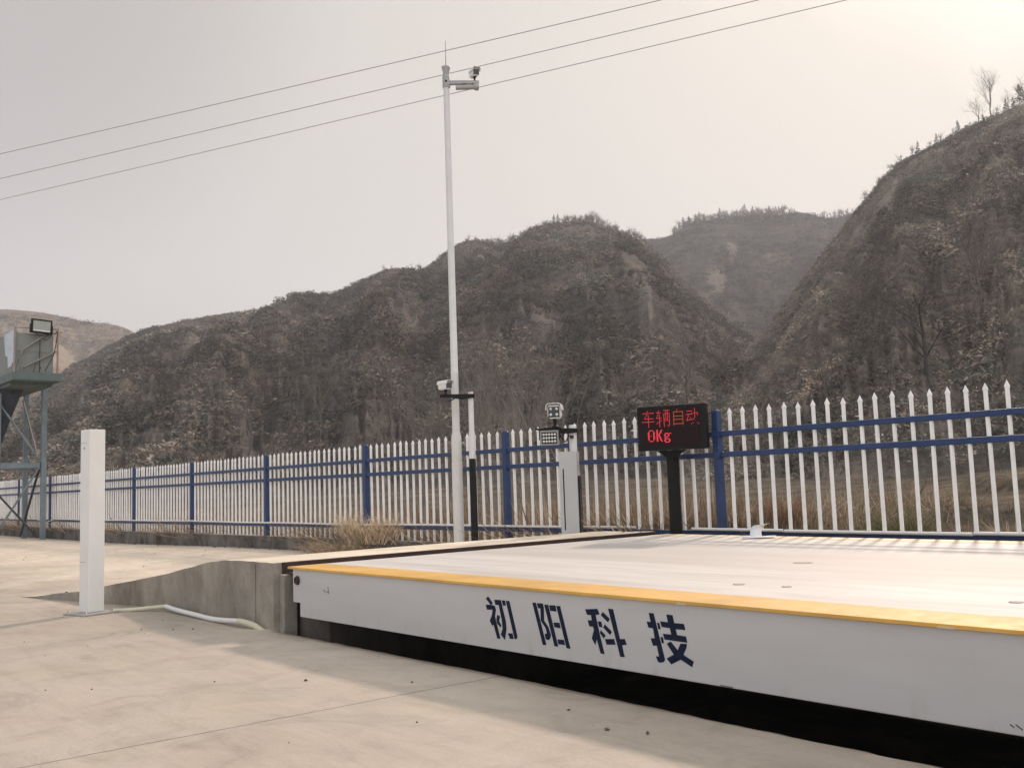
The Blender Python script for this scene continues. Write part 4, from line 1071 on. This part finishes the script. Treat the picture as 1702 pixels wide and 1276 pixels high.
def make_hill(key, na, ntt, label, seed):
    prof, rb, rr, mat, name = HILLS[key]
    A = np.array([p[0] for p in prof]); E = np.array([p[1] for p in prof])
    a0, a1 = A[0], A[-1]
    def surf(az, t):
        u = (az - a0) / (a1 - a0)
        Rb = rb[0] + (rb[1] - rb[0]) * u
        Rr = rr[0] + (rr[1] - rr[0]) * u
        el = np.interp(az, A, E)
        el_s = (np.interp(az - 0.35, A, E) + np.interp(az + 0.35, A, E) + el) / 3
        tt = np.minimum(t, 1.0)
        r = Rb + (Rr - Rb) * tt
        zr = CAM_Z + Rr * np.tan(np.radians(el_s))
        zb = 0.2
        pz = 1.12 * tt - 0.12 * tt * tt
        z = zb + (zr - zb) * pz
        wgt = np.sin(np.pi * np.clip(tt, 0, 1)) ** 0.8 * (1 - 0.85 * sstep(0.62, 0.95, tt))
        # gullies and spurs
        g = np.zeros_like(az)
        for (s0, t0), (s1, t1), wd, amp in SPUR[key]:
            c = s1 + (s0 - s1) * (tt - t1) / (t0 - t1) + 0.9 * (fbm(tt * 3.5, tt * 0 + seed, seed) - 0.5)
            g += amp * np.exp(-((az - c) / wd) ** 2)
        sc = 1.0 if key in 'A' else (0.40 if key == 'B' else 1.5)
        gul = np.abs(fbm(az * 0.36 + 0.9 * tt, tt * 2.6, seed + 3, 2) - 0.5) * 2
        g += sc * 11 * (gul - 0.35) + sc * 4 * (fbm(az * 0.5, tt * 16, seed + 5, 3) - 0.5)
        r = r - g * wgt * 0.85
        z = z + g * wgt * 0.22
        hr = Rr / 200.0
        z = z + hr * 2.2 * (fbm(az * 3.1, tt * 22, seed + 9, 3) - 0.5) * np.minimum(1, wgt * 2 + 0.04)
        # narrow terraces cut into the loess
        st = (0.95 if key == 'B' else 1.5) * hr; zz = z + 1.6 * hr * (fbm(az * 0.7, tt * 4, seed + 13, 3)); q = zz / st; fq = q - np.floor(q)
        z = z + (st * (np.floor(q) + sstep(0.25, 0.95, fq)) - zz) * 0.60 * np.minimum(1, wgt * 2)
        back = np.maximum(0, t - 1)
        r = r + back * (Rr - Rb) * 1.0
        z = z - back * (zr - zb) * 1.4 - 0.0
        x, y = polar(az, r)
        return x, y, z
    az = np.linspace(a0, a1, na); t = np.concatenate([np.linspace(0, 1, ntt), np.array([1.04, 1.12, 1.3, 1.6])])
    AZ, T = np.meshgrid(az, t)
    X, Y, Z = surf(AZ, T)
    V = np.stack([X, Y, Z], -1).reshape(-1, 3)
    ny, nx = AZ.shape
    i = np.arange((nx - 1) * (ny - 1)); rr_, cc = i // (nx - 1), i % (nx - 1); a = rr_ * nx + cc
    F = np.stack([a, a + 1, a + nx + 1, a + nx], -1)
    o = fast_mesh(name, V, F, M[mat], smooth=True)
    at = o.data.attributes.new('scar', 'FLOAT', 'POINT'); at.data.foreach_set('value', scar_of(key, AZ, T).ravel().astype(np.float32))
    tag(o, label, 'hill', kind='structure')
    HSURF[key] = (surf, a0, a1)
make_hill('A', 620, 330, 'long dark scrubby hill with a wooded summit behind the mast', 50)
make_hill('B', 520, 380, 'steep dark scrubby hill rising at the right edge', 70)
make_hill('C', 300, 220, 'hazy tree lined hill far back between the two dark hills', 90)
make_hill('D', 280, 180, 'bare brown hill far back behind the steel tower', 110)

# ------------------------------------------------------------------ scrub, grass
def clumps(P, size, nb, tints, spread=0.6, wid=0.06, seed=1, droop=0.3):
    """P (n,3) foot points, size (n,) heights, nb blades each, tints (n,3): thin pointed blades fanning out of each foot"""
    r = np.random.default_rng(seed)
    n = len(P); m_ = n * nb
    base = np.repeat(P, nb, 0); h = np.repeat(size, nb) * r.uniform(0.45, 1.0, m_)
    th = r.uniform(0, 2 * np.pi, m_); sp = np.repeat(size, nb) * spread * r.uniform(0.1, 1.0, m_)
    foot = base + np.stack([np.cos(th), np.sin(th), np.zeros(m_)], -1) * (sp * 0.35)[:, None]
    lean = r.uniform(0.2, 1.0, m_)
    tip = foot + np.stack([np.cos(th) * sp * lean, np.sin(th) * sp * lean, h * (1 - droop * lean)], -1)
    th2 = r.uniform(0, 2 * np.pi, m_); wv = np.repeat(size, nb) * wid * r.uniform(0.5, 1.4, m_)
    off = np.stack([np.cos(th2) * wv, np.sin(th2) * wv, r.uniform(-0.5, 0.5, m_) * wv], -1)
    V = np.stack([foot - off, foot + off, tip], 1).reshape(-1, 3)
    F = np.arange(m_ * 3).reshape(-1, 3)
    T = np.repeat(np.repeat(tints, nb, 0) * r.uniform(0.75, 1.25, (m_, 1)), 3, 0)
    return V, F, T
def tufts(P, size, nb, tints, seed):
    """low wide bushes: small leaf and twig sized faces scattered through a flattened dome"""
    r = np.random.default_rng(seed)
    n = len(P); m_ = n * nb
    base = np.repeat(P, nb, 0); s = np.repeat(size, nb)
    d = r.normal(0, 1, (m_, 3)); d /= np.linalg.norm(d, axis=1)[:, None]
    q = r.uniform(0.25, 1, m_) ** 0.6
    ctr = base + d * (s * q)[:, None] * np.array([0.75, 0.75, 0.42]) + np.array([0, 0, 1.0]) * (s * 0.18)[:, None]
    e1 = r.normal(0, 1, (m_, 3)) * np.array([1, 1, 0.5]); e1 /= np.linalg.norm(e1, axis=1)[:, None]
    e2 = np.cross(e1, d); e2 /= np.linalg.norm(e2, axis=1)[:, None] + 1e-6
    L = (s * r.uniform(0.07, 0.20, m_))[:, None]; w_ = L * r.uniform(0.3, 0.8, (m_, 1))
    V = np.stack([ctr - e1 * L, ctr + e1 * L * 0.6 + e2 * w_, ctr + e1 * L - e2 * w_ * 0.6], 1).reshape(-1, 3)
    F = np.arange(m_ * 3).reshape(-1, 3)
    return V, F, np.repeat(np.repeat(tints, nb, 0) * r.uniform(0.7, 1.3, (m_, 1)), 3, 0)
PAL = np.array([(0.085, 0.070, 0.055), (0.066, 0.060, 0.048), (0.10, 0.085, 0.062), (0.052, 0.056, 0.043), (0.13, 0.105, 0.078), (0.075, 0.055, 0.047), (0.22, 0.19, 0.15)])
def scrub(key, n, lo, hi, nb, seed, label, tmin=0.02, k=1.0, pw=(0.22, 0.2, 0.2, 0.14, 0.14, 0.07, 0.03)):
    surf, a0, a1 = HSURF[key]
    r = np.random.default_rng(seed)
    az = r.uniform(a0 + 0.5, a1 - 0.5, n); t = tmin + (1.0 - tmin) * r.uniform(0, 1, n) ** 0.85
    x, y, z = surf(az, t)
    dens = fbm(az * 0.55, t * 24, seed, 4)
    keep = (dens > 0.33) & (r.uniform(size=n) > scar_of(key, az, t) * 1.1)
    x, y, z, az, t = x[keep], y[keep], z[keep], az[keep], t[keep]
    sz = r.uniform(lo, hi, len(x)) * (0.7 + 0.9 * (dens[keep] - 0.36) / 0.3) * (0.62 + 0.38 * t)
    big = np.clip((fbm(az * 0.28 + 9, t * 13, seed + 2, 3) * 1.6 - 0.3), 0, 0.999)
    ci = r.choice(len(PAL), len(x), p=pw)
    near = (big * 5).astype(int)
    ci = np.where(r.uniform(size=len(x)) < 0.55, near, ci)
    patch = (0.62 + 0.95 * sstep(0.35, 0.68, fbm(az * 0.24 + 3, t * 11, seed + 31, 5)))[:, None]
    V, F, T = tufts(np.stack([x, y, z], -1), sz, nb, patch * PAL[ci] * np.array([1.02, 1.0, 1.06]) * k, seed)
    o = fast_mesh('hillside_scrub', V, F, M['plant'], tint=T)
    tag(o, label, 'scrub', kind='stuff')
scrub('A', 62000, 0.5, 1.30, 22, 201, 'dry brown scrub covering the long hill behind the mast', k=1.9)
scrub('B', 60000, 0.24, 0.66, 22, 202, 'dry brown scrub covering the steep hill at the right', k=2.5)
scrub('C', 12000, 0.9, 2.0, 20, 203, 'hazy scrub covering the far middle hill', k=0.55)
scrub('D', 7000, 0.8, 1.8, 16, 204, 'sparse scrub on the bare far hill behind the tower', k=1.9)

# dry grass and weeds behind the fence
STRAW = np.array([(0.44, 0.35, 0.22), (0.36, 0.275, 0.175), (0.30, 0.215, 0.135), (0.25, 0.225, 0.12), (0.20, 0.145, 0.10), (0.56, 0.47, 0.33)]) * np.array([1.04, 1.02, 1.10])
r = np.random.default_rng(301)
n = 9000
gx_ = r.uniform(-44, 4, n); gd = 7.36 + np.abs(r.normal(0, 1.0, n)) * 1.5
gz_ = field_z(gx_, gd)
gs = r.uniform(0.20, 0.72, n) * (0.55 + 0.9 * fbm(gx_ * 0.55, gd * 0.8, 302, 3)) * (1.0 - 0.62 * sstep(-6.2, -4.2, gx_))
kp = (gx_ < -5.0) | (r.uniform(size=n) < 0.22)
gx_, gd, gz_, gs = gx_[kp], gd[kp], gz_[kp], gs[kp]; n = len(gx_)
V1, F1, T1 = clumps(np.stack([gx_, gd, gz_ - 0.02], -1), gs, 26, STRAW[r.choice(6, n, p=(0.24, 0.26, 0.2, 0.1, 0.1, 0.1))], 1.25, 0.015, 303, 0.62)
n = 9000
gx2 = r.uniform(-70, 14, n); gd2 = r.uniform(8.5, 40, n)
kp = (gx2 < -9) | (r.uniform(size=n) < 0.2); gx2, gd2 = gx2[kp], gd2[kp]; n = len(gx2)
gz2 = field_z(gx2, gd2)
pal2 = np.array([(0.235, 0.20, 0.155), (0.18, 0.155, 0.12), (0.14, 0.13, 0.09), (0.13, 0.105, 0.085)])
V2, F2_, T2 = clumps(np.stack([gx2, gd2, gz2 - 0.03], -1), r.uniform(0.05, 0.20, n) * (1 - 0.3 * sstep(-10, -4, gx2)), 12, pal2[r.choice(4, n)], 0.9, 0.03, 304, 0.4)
o = fast_mesh('dry_grass', np.concatenate([V1, V2]), np.concatenate([F1, F2_ + len(V1)]), M['plant'], tint=np.concatenate([T1, T2]))
tag(o, 'straw coloured dry grass and weeds behind the picket fence', 'grass', kind='stuff')

def weed(name, label, cx, cy, cz, w_, d_, h_, n, cols, seed, wid=0.004):
    r = np.random.default_rng(seed)
    V = []; F = []; T = []
    for i in range(n):
        gx0, gy0 = r.normal(0, 0.33) * w_, r.normal(0, 0.3) * d_
        P = np.array([cx + gx0 * 0.6, cy + gy0 * 0.5, cz])
        th = math.atan2(gy0, gx0) + r.normal(0, 0.7)
        L = h_ * r.uniform(0.5, 1.15); sp = r.uniform(0.25, 1.0) * 0.55 * w_
        col = cols[r.integers(len(cols))] * r.uniform(0.7, 1.2)
        pts = []
        curl = r.normal(0, 0.8)
        for k_ in range(6):
            t = k_ / 5
            hz = L * (1.35 * t - 0.85 * t * t * r.uniform(0.7, 1.3))
            pts.append(P + np.array([math.cos(th + curl * t) * sp * t, math.sin(th + curl * t) * sp * t * d_ / w_, max(hz, 0.01 * t)]))
        th2 = r.uniform(0, 6.28); o1 = np.array([math.cos(th2), math.sin(th2), 0.3])
        for k_ in range(5):
            w0 = wid * (1 - k_ / 6); w1 = wid * (1 - (k_ + 1) / 6)
            q = len(V)
            V += [pts[k_] - o1 * w0, pts[k_] + o1 * w0, pts[k_ + 1] + o1 * w1, pts[k_ + 1] - o1 * w1]; F.append((q, q + 1, q + 2, q + 3)); T += [col] * 4
            if k_ >= 2 and r.uniform() < 0.75:
                e = pts[k_] + r.normal(0, 0.06, 3) + np.array([0, 0, 0.02]); q = len(V); o2 = o1 * wid * 0.5
                V += [pts[k_] - o2, pts[k_] + o2, e + o2 * 0.3, e - o2 * 0.3]; F.append((q, q + 1, q + 2, q + 3)); T += [col] * 4
    V = np.array(V) - np.array([cx, cy, cz])
    o = fast_mesh(name, V, np.array(F), M['plant'], tint=np.array(T)); o.location = (cx, cy, cz)
    return tag(o, label, 'weed')
weed('weed_clump', 'large tangle of dry straw coloured weeds growing through the fence over the low wall', -11.55, 7.12, 0.22, 1.25, 0.55, 0.50, 950, STRAW * 1.9, 401)
weed('weed_clump', 'low tangle of dry weeds sprawling on the yard below the low wall', -12.0, 6.86, 0.07, 1.35, 0.5, 0.26, 620, STRAW * 1.4, 402)
weed('weed_clump', 'tall reddish dry weed plume behind the fence right of the display', -5.50, 7.82, 0.34, 0.42, 0.35, 0.56, 360, np.array([(0.33, 0.20, 0.13), (0.38, 0.27, 0.16), (0.28, 0.17, 0.11)]), 403)
weed('weed_clump', 'bushy straw weeds behind the fence just left of the tall reddish plume', -5.95, 7.72, 0.33, 0.7, 0.35, 0.40, 420, STRAW * 1.1, 404)
weed('weed_clump', 'bushy straw weeds behind the fence between the cabinet and the display', -7.4, 7.65, 0.25, 1.3, 0.4, 0.46, 700, STRAW * 1.15, 405)
weed('weed_clump', 'small green tinged weeds behind the fence near the middle of the deck', -4.3, 7.7, 0.34, 0.6, 0.35, 0.40, 300, np.array([(0.22, 0.21, 0.10), (0.30, 0.26, 0.15)]), 406)

# ------------------------------------------------------------------ trees
def branch_tree(b, p, d, L, rad, depth, rr, spread=0.55, nseg=3, sides=5, kids=(2, 4), up=0.12):
    pts = [Vector(p)]; rs = [rad]
    dd = Vector(d).normalized()
    for i in range(nseg):
        dd = (dd + Vector((rr.gauss(0, 0.10), rr.gauss(0, 0.10), rr.gauss(0, 0.06) + up * 0.3))).normalized()
        pts.append(pts[-1] + dd * L / nseg); rs.append(rad * (1 - 0.45 * (i + 1) / nseg))
    b.path(pts, rs, sides)
    if depth == 0: return
    for i in range(rr.randint(*kids)):
        t = rr.uniform(0.35, 1.0); j = min(int(t * nseg), nseg - 1); q = pts[j].lerp(pts[j + 1], t * nseg - j)
        ax = Vector((rr.gauss(0, 1), rr.gauss(0, 1), rr.gauss(0, 0.35))); ax = (ax - dd * ax.dot(dd)).normalized()
        nd = (dd * (1 - spread * rr.uniform(0.6, 1.0)) + ax * spread * rr.uniform(0.6, 1.1) + Vector((0, 0, up))).normalized()
        branch_tree(b, q, nd, L * rr.uniform(0.5, 0.78), rad * rr.uniform(0.38, 0.55), depth - 1, rr, spread, nseg, max(3, sides - 1), kids, up)
def bare_tree(name, label, loc, h, mat, seed, depth=4, spread=0.55, rad=0.022, kids=(3, 4), group=None, lean=(0, 0), cat='tree'):
    rr = random.Random(seed)
    t = thing(name, label, cat, loc, group)
    b = MB(); L0 = h * 0.42
    top = Vector(loc) + Vector((lean[0], lean[1], 1)).normalized() * L0
    b.path([Vector(loc) - Vector((0, 0, 0.2)), Vector(loc).lerp(top, 0.5) + Vector((rr.gauss(0, .02) * h, rr.gauss(0, .02) * h, 0)), top], [rad * h, rad * h * 0.8, rad * h * 0.6], 7)
    b.build('trunk', mat, t)
    b = MB()
    for i in range(rr.randint(4, 6)):
        q = Vector(loc).lerp(top, rr.uniform(0.45, 1.0)); a = rr.uniform(0, 6.28)
        branch_tree(b, q, (math.cos(a) * spread + lean[0], math.sin(a) * spread + lean[1], 0.8), h * rr.uniform(0.28, 0.42), rad * h * 0.42, depth - 1, rr, spread, 3, 4, kids)
    branch_tree(b, top, (lean[0], lean[1], 1), h * 0.36, rad * h * 0.5, depth - 1, rr, spread, 3, 4, kids)
    b.build('crown', mat, t)
    return t
def copy_tree(root, loc, rotz, s, label=None, group=None):
    c = root.copy(); COL.objects.link(c); c.location = loc; c.rotation_euler = (0, 0, rotz); c.scale = (s, s, s)
    if label: c['label'] = label
    if group: c['group'] = group
    for ch in root.children:
        d = ch.copy(); COL.objects.link(d); d.parent = c
    return c
def hill_at(key, az, t=0.995):
    x, y, z = HSURF[key][0](np.array([az], float), np.array([t], float)); return (float(x[0]), float(y[0]), float(z[0]) - 0.15)
# thin scrub right along the crests
for key, az0, az1, n, s0, s1, lab in (('A', -24, 9.5, 900, 0.35, 0.9, 'low fringe of scrub along the crest of the long hill'), ('B', 16, 30, 420, 0.2, 0.55, 'low fringe of scrub along the crest of the right hill'), ('C', 7, 21, 420, 0.8, 1.7, 'low fringe of scrub along the crest of the far middle hill')):
    r = np.random.default_rng(1234)
    az = r.uniform(az0, az1, n); az = az[fbm(az * 1.4, az * 0 + 3, 8, 3) > 0.42]
    x, y, z = HSURF[key][0](az, r.uniform(0.985, 1.0, len(az)))
    V, F, T = tufts(np.stack([x, y, z], -1), r.uniform(s0, s1, len(az)) * np.array(1.0), 26, np.tile(np.array([[0.085, 0.07, 0.06]]), (len(az), 1)), 77)
    tag(fast_mesh('hillside_scrub', V, F, M['plant'], tint=T), lab, 'scrub', kind='stuff')
# big leafless trees one can pick out
bare_tree('bare_tree', 'tallest leafless tree on the skyline of the right hill', hill_at('B', 26.9), 6.4, M['bark'], 11, 5, 0.42, 0.014, (3, 4))
bare_tree('bare_tree', 'smaller leafless tree just left of the tallest one on the right skyline', hill_at('B', 26.3), 3.9, M['bark'], 12, 4, 0.55, 0.016)
bare_tree('bare_tree', 'thin leafless tree just right of the tallest one on the right skyline', hill_at('B', 27.7), 2.8, M['bark'], 14, 4, 0.5, 0.016)
bare_tree('bare_tree', 'dark wide spreading leafless tree low on the right hill above the fence', hill_at('B', 22.75, 0.088), 4.3, M['darkbark'], 15, 5, 0.70, 0.021, (3, 4))
def pine(name, loc, h, seed, mat):
    r = np.random.default_rng(seed)
    n = 260
    t = r.uniform(0.12, 1, n) ** 0.9; th = r.uniform(0, 2 * np.pi, n)
    rad = (1 - t) ** 0.7 * 0.24 * h * r.uniform(0.3, 1.2, n) + 0.015 * h
    base = np.stack([np.zeros(n), np.zeros(n), t * h], -1)
    tip = base + np.stack([np.cos(th) * rad, np.sin(th) * rad, -0.03 * h * r.uniform(0, 1, n)], -1)
    off = np.stack([-np.sin(th), np.cos(th), r.normal(0, 0.5, n)], -1) * 0.022 * h
    V = np.stack([base - off * 0.4, tip - off * 0.7, tip + off * 0.9], 1).reshape(-1, 3)
    T = np.repeat(np.array([(0.06, 0.06, 0.04)]) * r.uniform(0.6, 1.4, (n, 1)), 3, 0)
    rr_ = 0.018 * h
    tv = np.array([(rr_, 0, -0.2), (-rr_ * 0.5, rr_ * 0.87, -0.2), (-rr_ * 0.5, -rr_ * 0.87, -0.2), (0, 0, h * 0.9)])
    tf = np.array([(0, 1, 3), (1, 2, 3), (2, 0, 3)]) + len(V)
    o = fast_mesh(name, np.concatenate([V, tv]), np.concatenate([np.arange(n * 3).reshape(-1, 3), tf]), M['plant'], tint=np.concatenate([T, np.full((4, 3), 0.06)]))
    o.location = loc
    return o
def skyline(key, azs, label_b, label_p, gb, gp, hb, hp, pines, seed, tr=(0.97, 1.0)):
    """little trees along a crest: too small in view to show parts"""
    rr = random.Random(seed)
    protos_b = []; protos_p = []
    for i in range(3):
        b = MB(); rt = random.Random(seed + i)
        branch_tree(b, (0, 0, -0.3), (0, 0, 1), 2.0, 0.13, 3, rt, 0.6, 3, 4, (4, 6), 0.2)
        protos_b.append(b)
    bm_ = None; first_b = []; first_p = []
    for az in azs:
        az = az + rr.uniform(-0.12, 0.12); loc = hill_at(key, az, rr.uniform(*tr))
        if rr.random() < pines:
            s = hp * rr.uniform(0.55, 1.25)
            if len(first_p) < 2: o = pine('pine_tree', loc, 3.0, seed + 60 + len(first_p), None); first_p.append(o); tag(o, label_p, 'tree', gp)
            else:
                o = rr.choice(first_p).copy(); COL.objects.link(o); o.location = loc
            o.scale = (s / 3.0,) * 3
        else:
            s = hb * rr.uniform(0.5, 1.25)
            if protos_b: o = protos_b.pop().build('bare_tree', M['bark'], None); first_b.append(o); tag(o, label_b, 'tree', gb); o.location = loc
            else:
                o = rr.choice(first_b).copy(); COL.objects.link(o); o.location = loc
            o.scale = (s / 3.6,) * 3
        o.rotation_euler = (0, 0, rr.uniform(0, 6.28))
skyline('A', list(np.linspace(-1.2, 8.8, 120)) + [-7.2, -6.9, -5.2, -4.9, -2.2, -1.8, -4.0, -10.5], 'small leafless tree or shrub on the crest of the long hill behind the mast', 'small dark conifer on the crest of the long hill behind the mast', 'leafless trees along the crest behind the mast', 'conifers along the crest behind the mast', 2.3, 2.4, 0.16, 500)
skyline('C', list(np.linspace(9.7, 16.4, 110)) + list(np.linspace(17.9, 20.5, 26)), 'small leafless tree on the crest of the hazy far middle hill', 'small pointed conifer on the crest of the hazy far middle hill', 'leafless trees on the far middle hill', 'conifers on the far middle hill', 3.4, 3.8, 0.28, 600)
skyline('B', [20.4, 20.6, 21.2, 21.7, 22.4, 22.9, 23.2, 23.7, 24.1, 24.4, 24.9, 25.3, 25.6, 25.8, 26.0, 26.5, 27.3, 27.5], 'small leafless shrub along the crest of the right hill', 'small bushy conifer along the crest of the right hill', 'shrubs along the crest of the right hill', 'conifers along the crest of the right hill', 1.5, 1.7, 0.25, 700)
skyline('B', [28.05, 28.25, 28.42, 28.7, 29.1], 'leafless tree at the top right of the right hill crest', 'dark conifer at the top right of the right hill crest', 'trees at the right end of the crest', 'conifers at the right end of the crest', 3.0, 3.6, 0.9, 760)
# pale leafless saplings behind the fence left of the mast
prng = random.Random(77); sap = []
spots = [(-14.5, 10.2, 3.1), (-13.9, 9.6, 2.7), (-13.2, 10.6, 3.4), (-12.7, 9.4, 2.3), (-12.1, 10.3, 3.3), (-11.8, 9.2, 2.6), (-11.3, 10.0, 3.0), (-10.9, 9.1, 2.3), (-10.3, 9.7, 2.6), (-13.0, 11.5, 3.0)]
for i, (x, y, h) in enumerate(spots):
    loc = (x, y, float(field_z(np.array([x]), np.array([y]))[0]))
    if i < 3:
        t = bare_tree('bare_sapling', 'pale leafless sapling in the thicket behind the fence near the white mast', loc, h, M['palebark'], 800 + i, 4, 0.34, 0.0085, (2, 4), 'saplings behind the fence near the mast', (prng.uniform(-.15, .15), 0), 'sapling'); sap.append((t, h))
    else:
        q, hq = sap[i % 3]; copy_tree(q, loc, prng.uniform(0, 6.28), h / hq)
rr = random.Random(900); dk = []
for i, (az, tt, h) in enumerate(((-7.0, 0.10, 6.5), (-1.5, 0.07, 5.5), (2.0, 0.09, 5.2), (6.5, 0.08, 6.0), (10.0, 0.12, 6.0), (11.8, 0.16, 5.5), (-11, 0.10, 6), (-15, 0.08, 6.5), (14.2, 0.10, 3.4), (17.5, 0.12, 3.4), (19.6, 0.22, 4.0), (25.5, 0.14, 4.6))):
    key = 'A' if az < 13 else 'B'
    loc = hill_at(key, az, tt)
    if i < 2: t = bare_tree('bare_tree', 'grey brown leafless tree at the foot of the dark hillsides', loc, h, M['bark'], 910 + i, 5, 0.5, 0.014, (3, 4), 'leafless trees at the foot of the hills'); dk.append((t, h))
    else: q, hq = dk[i % 2]; copy_tree(q, loc, rr.uniform(0, 6.28), h / hq)

# ------------------------------------------------------------------ pebbles and crumbs on the concrete
r = np.random.default_rng(55)
ico = np.array([(0, 0, 1.0), (0.9, 0, 0.1), (0.2, 0.85, 0), (-0.8, 0.4, 0.1), (-0.6, -0.7, 0), (0.4, -0.8, 0.1), (0, 0, -0.6)])
icf = np.array([(0, 1, 2), (0, 2, 3), (0, 3, 4), (0, 4, 5), (0, 5, 1), (6, 2, 1), (6, 3, 2), (6, 4, 3), (6, 5, 4), (6, 1, 5)])
VV = []; FF = []
spots = [(-4.55, 2.42, .016), (-4.9, 2.1, .009), (-5.2, 1.6, .010), (-4.1, 2.75, .012), (-3.1, 2.85, .012), (-2.75, 2.72, .018), (-2.6, 2.78, .016), (-3.4, 2.3, .008), (-10.65, 3.02, .03), (-6.9, 2.8, .014), (-7.0, 2.7, .012), (-7.6, 2.85, .012), (-7.2, 2.55, .01)]
spots += [(r.uniform(-9, -1.6), r.uniform(0.6, 3.05), r.uniform(0.003, 0.009)) for _ in range(22)]
spots += [(r.uniform(-20, -11), r.uniform(4.2, 6.95), r.uniform(0.006, 0.018)) for _ in range(34)]
spots += [(r.uniform(-22, -8), 7.04 - abs(r.normal(0, 0.05)), r.uniform(0.01, 0.04)) for _ in range(70)]
for x, y, s in spots:
    z = float(yard_z(np.array([x]), np.array([y]))[0]) if y < 7.2 else 0
    if -10.7 < x < -6.3 and y > 3.16: continue
    a = r.uniform(0, 6.28); ca, sa = math.cos(a), math.sin(a)
    q = ico * r.uniform(0.6, 1.2, (7, 1)) * s * np.array([1.0, 0.7, 0.55])
    q = np.stack([q[:, 0] * ca - q[:, 1] * sa + x, q[:, 0] * sa + q[:, 1] * ca + y, q[:, 2] + z + s * 0.25], -1)
    FF.append(icf + 7 * len(VV)); VV.append(q)
o = fast_mesh('gravel', np.concatenate(VV), np.concatenate(FF), M['pebble'])
tag(o, 'scattered dark pebbles and crumbs on the concrete yard', 'gravel', kind='stuff')

# ------------------------------------------------------------------ haze
hz_m = bpy.data.materials.new('haze'); hz_m.use_nodes = True
nt = hz_m.node_tree; nt.nodes.clear()
om = nt.nodes.new('ShaderNodeOutputMaterial'); pv = nt.nodes.new('ShaderNodeVolumePrincipled')
pv.inputs['Color'].default_value = (0.84, 0.90, 0.98, 1); pv.inputs['Density'].default_value = 0.0009; pv.inputs['Anisotropy'].default_value = 0.35
nt.links.new(pv.outputs[0], om.inputs['Volume'])
b = MB(); b.span(-640, 300, -120, 620, -1.7, 150)
o = b.build('haze', hz_m, None); tag(o, 'thin pale haze in the valley air', 'haze', kind='stuff')
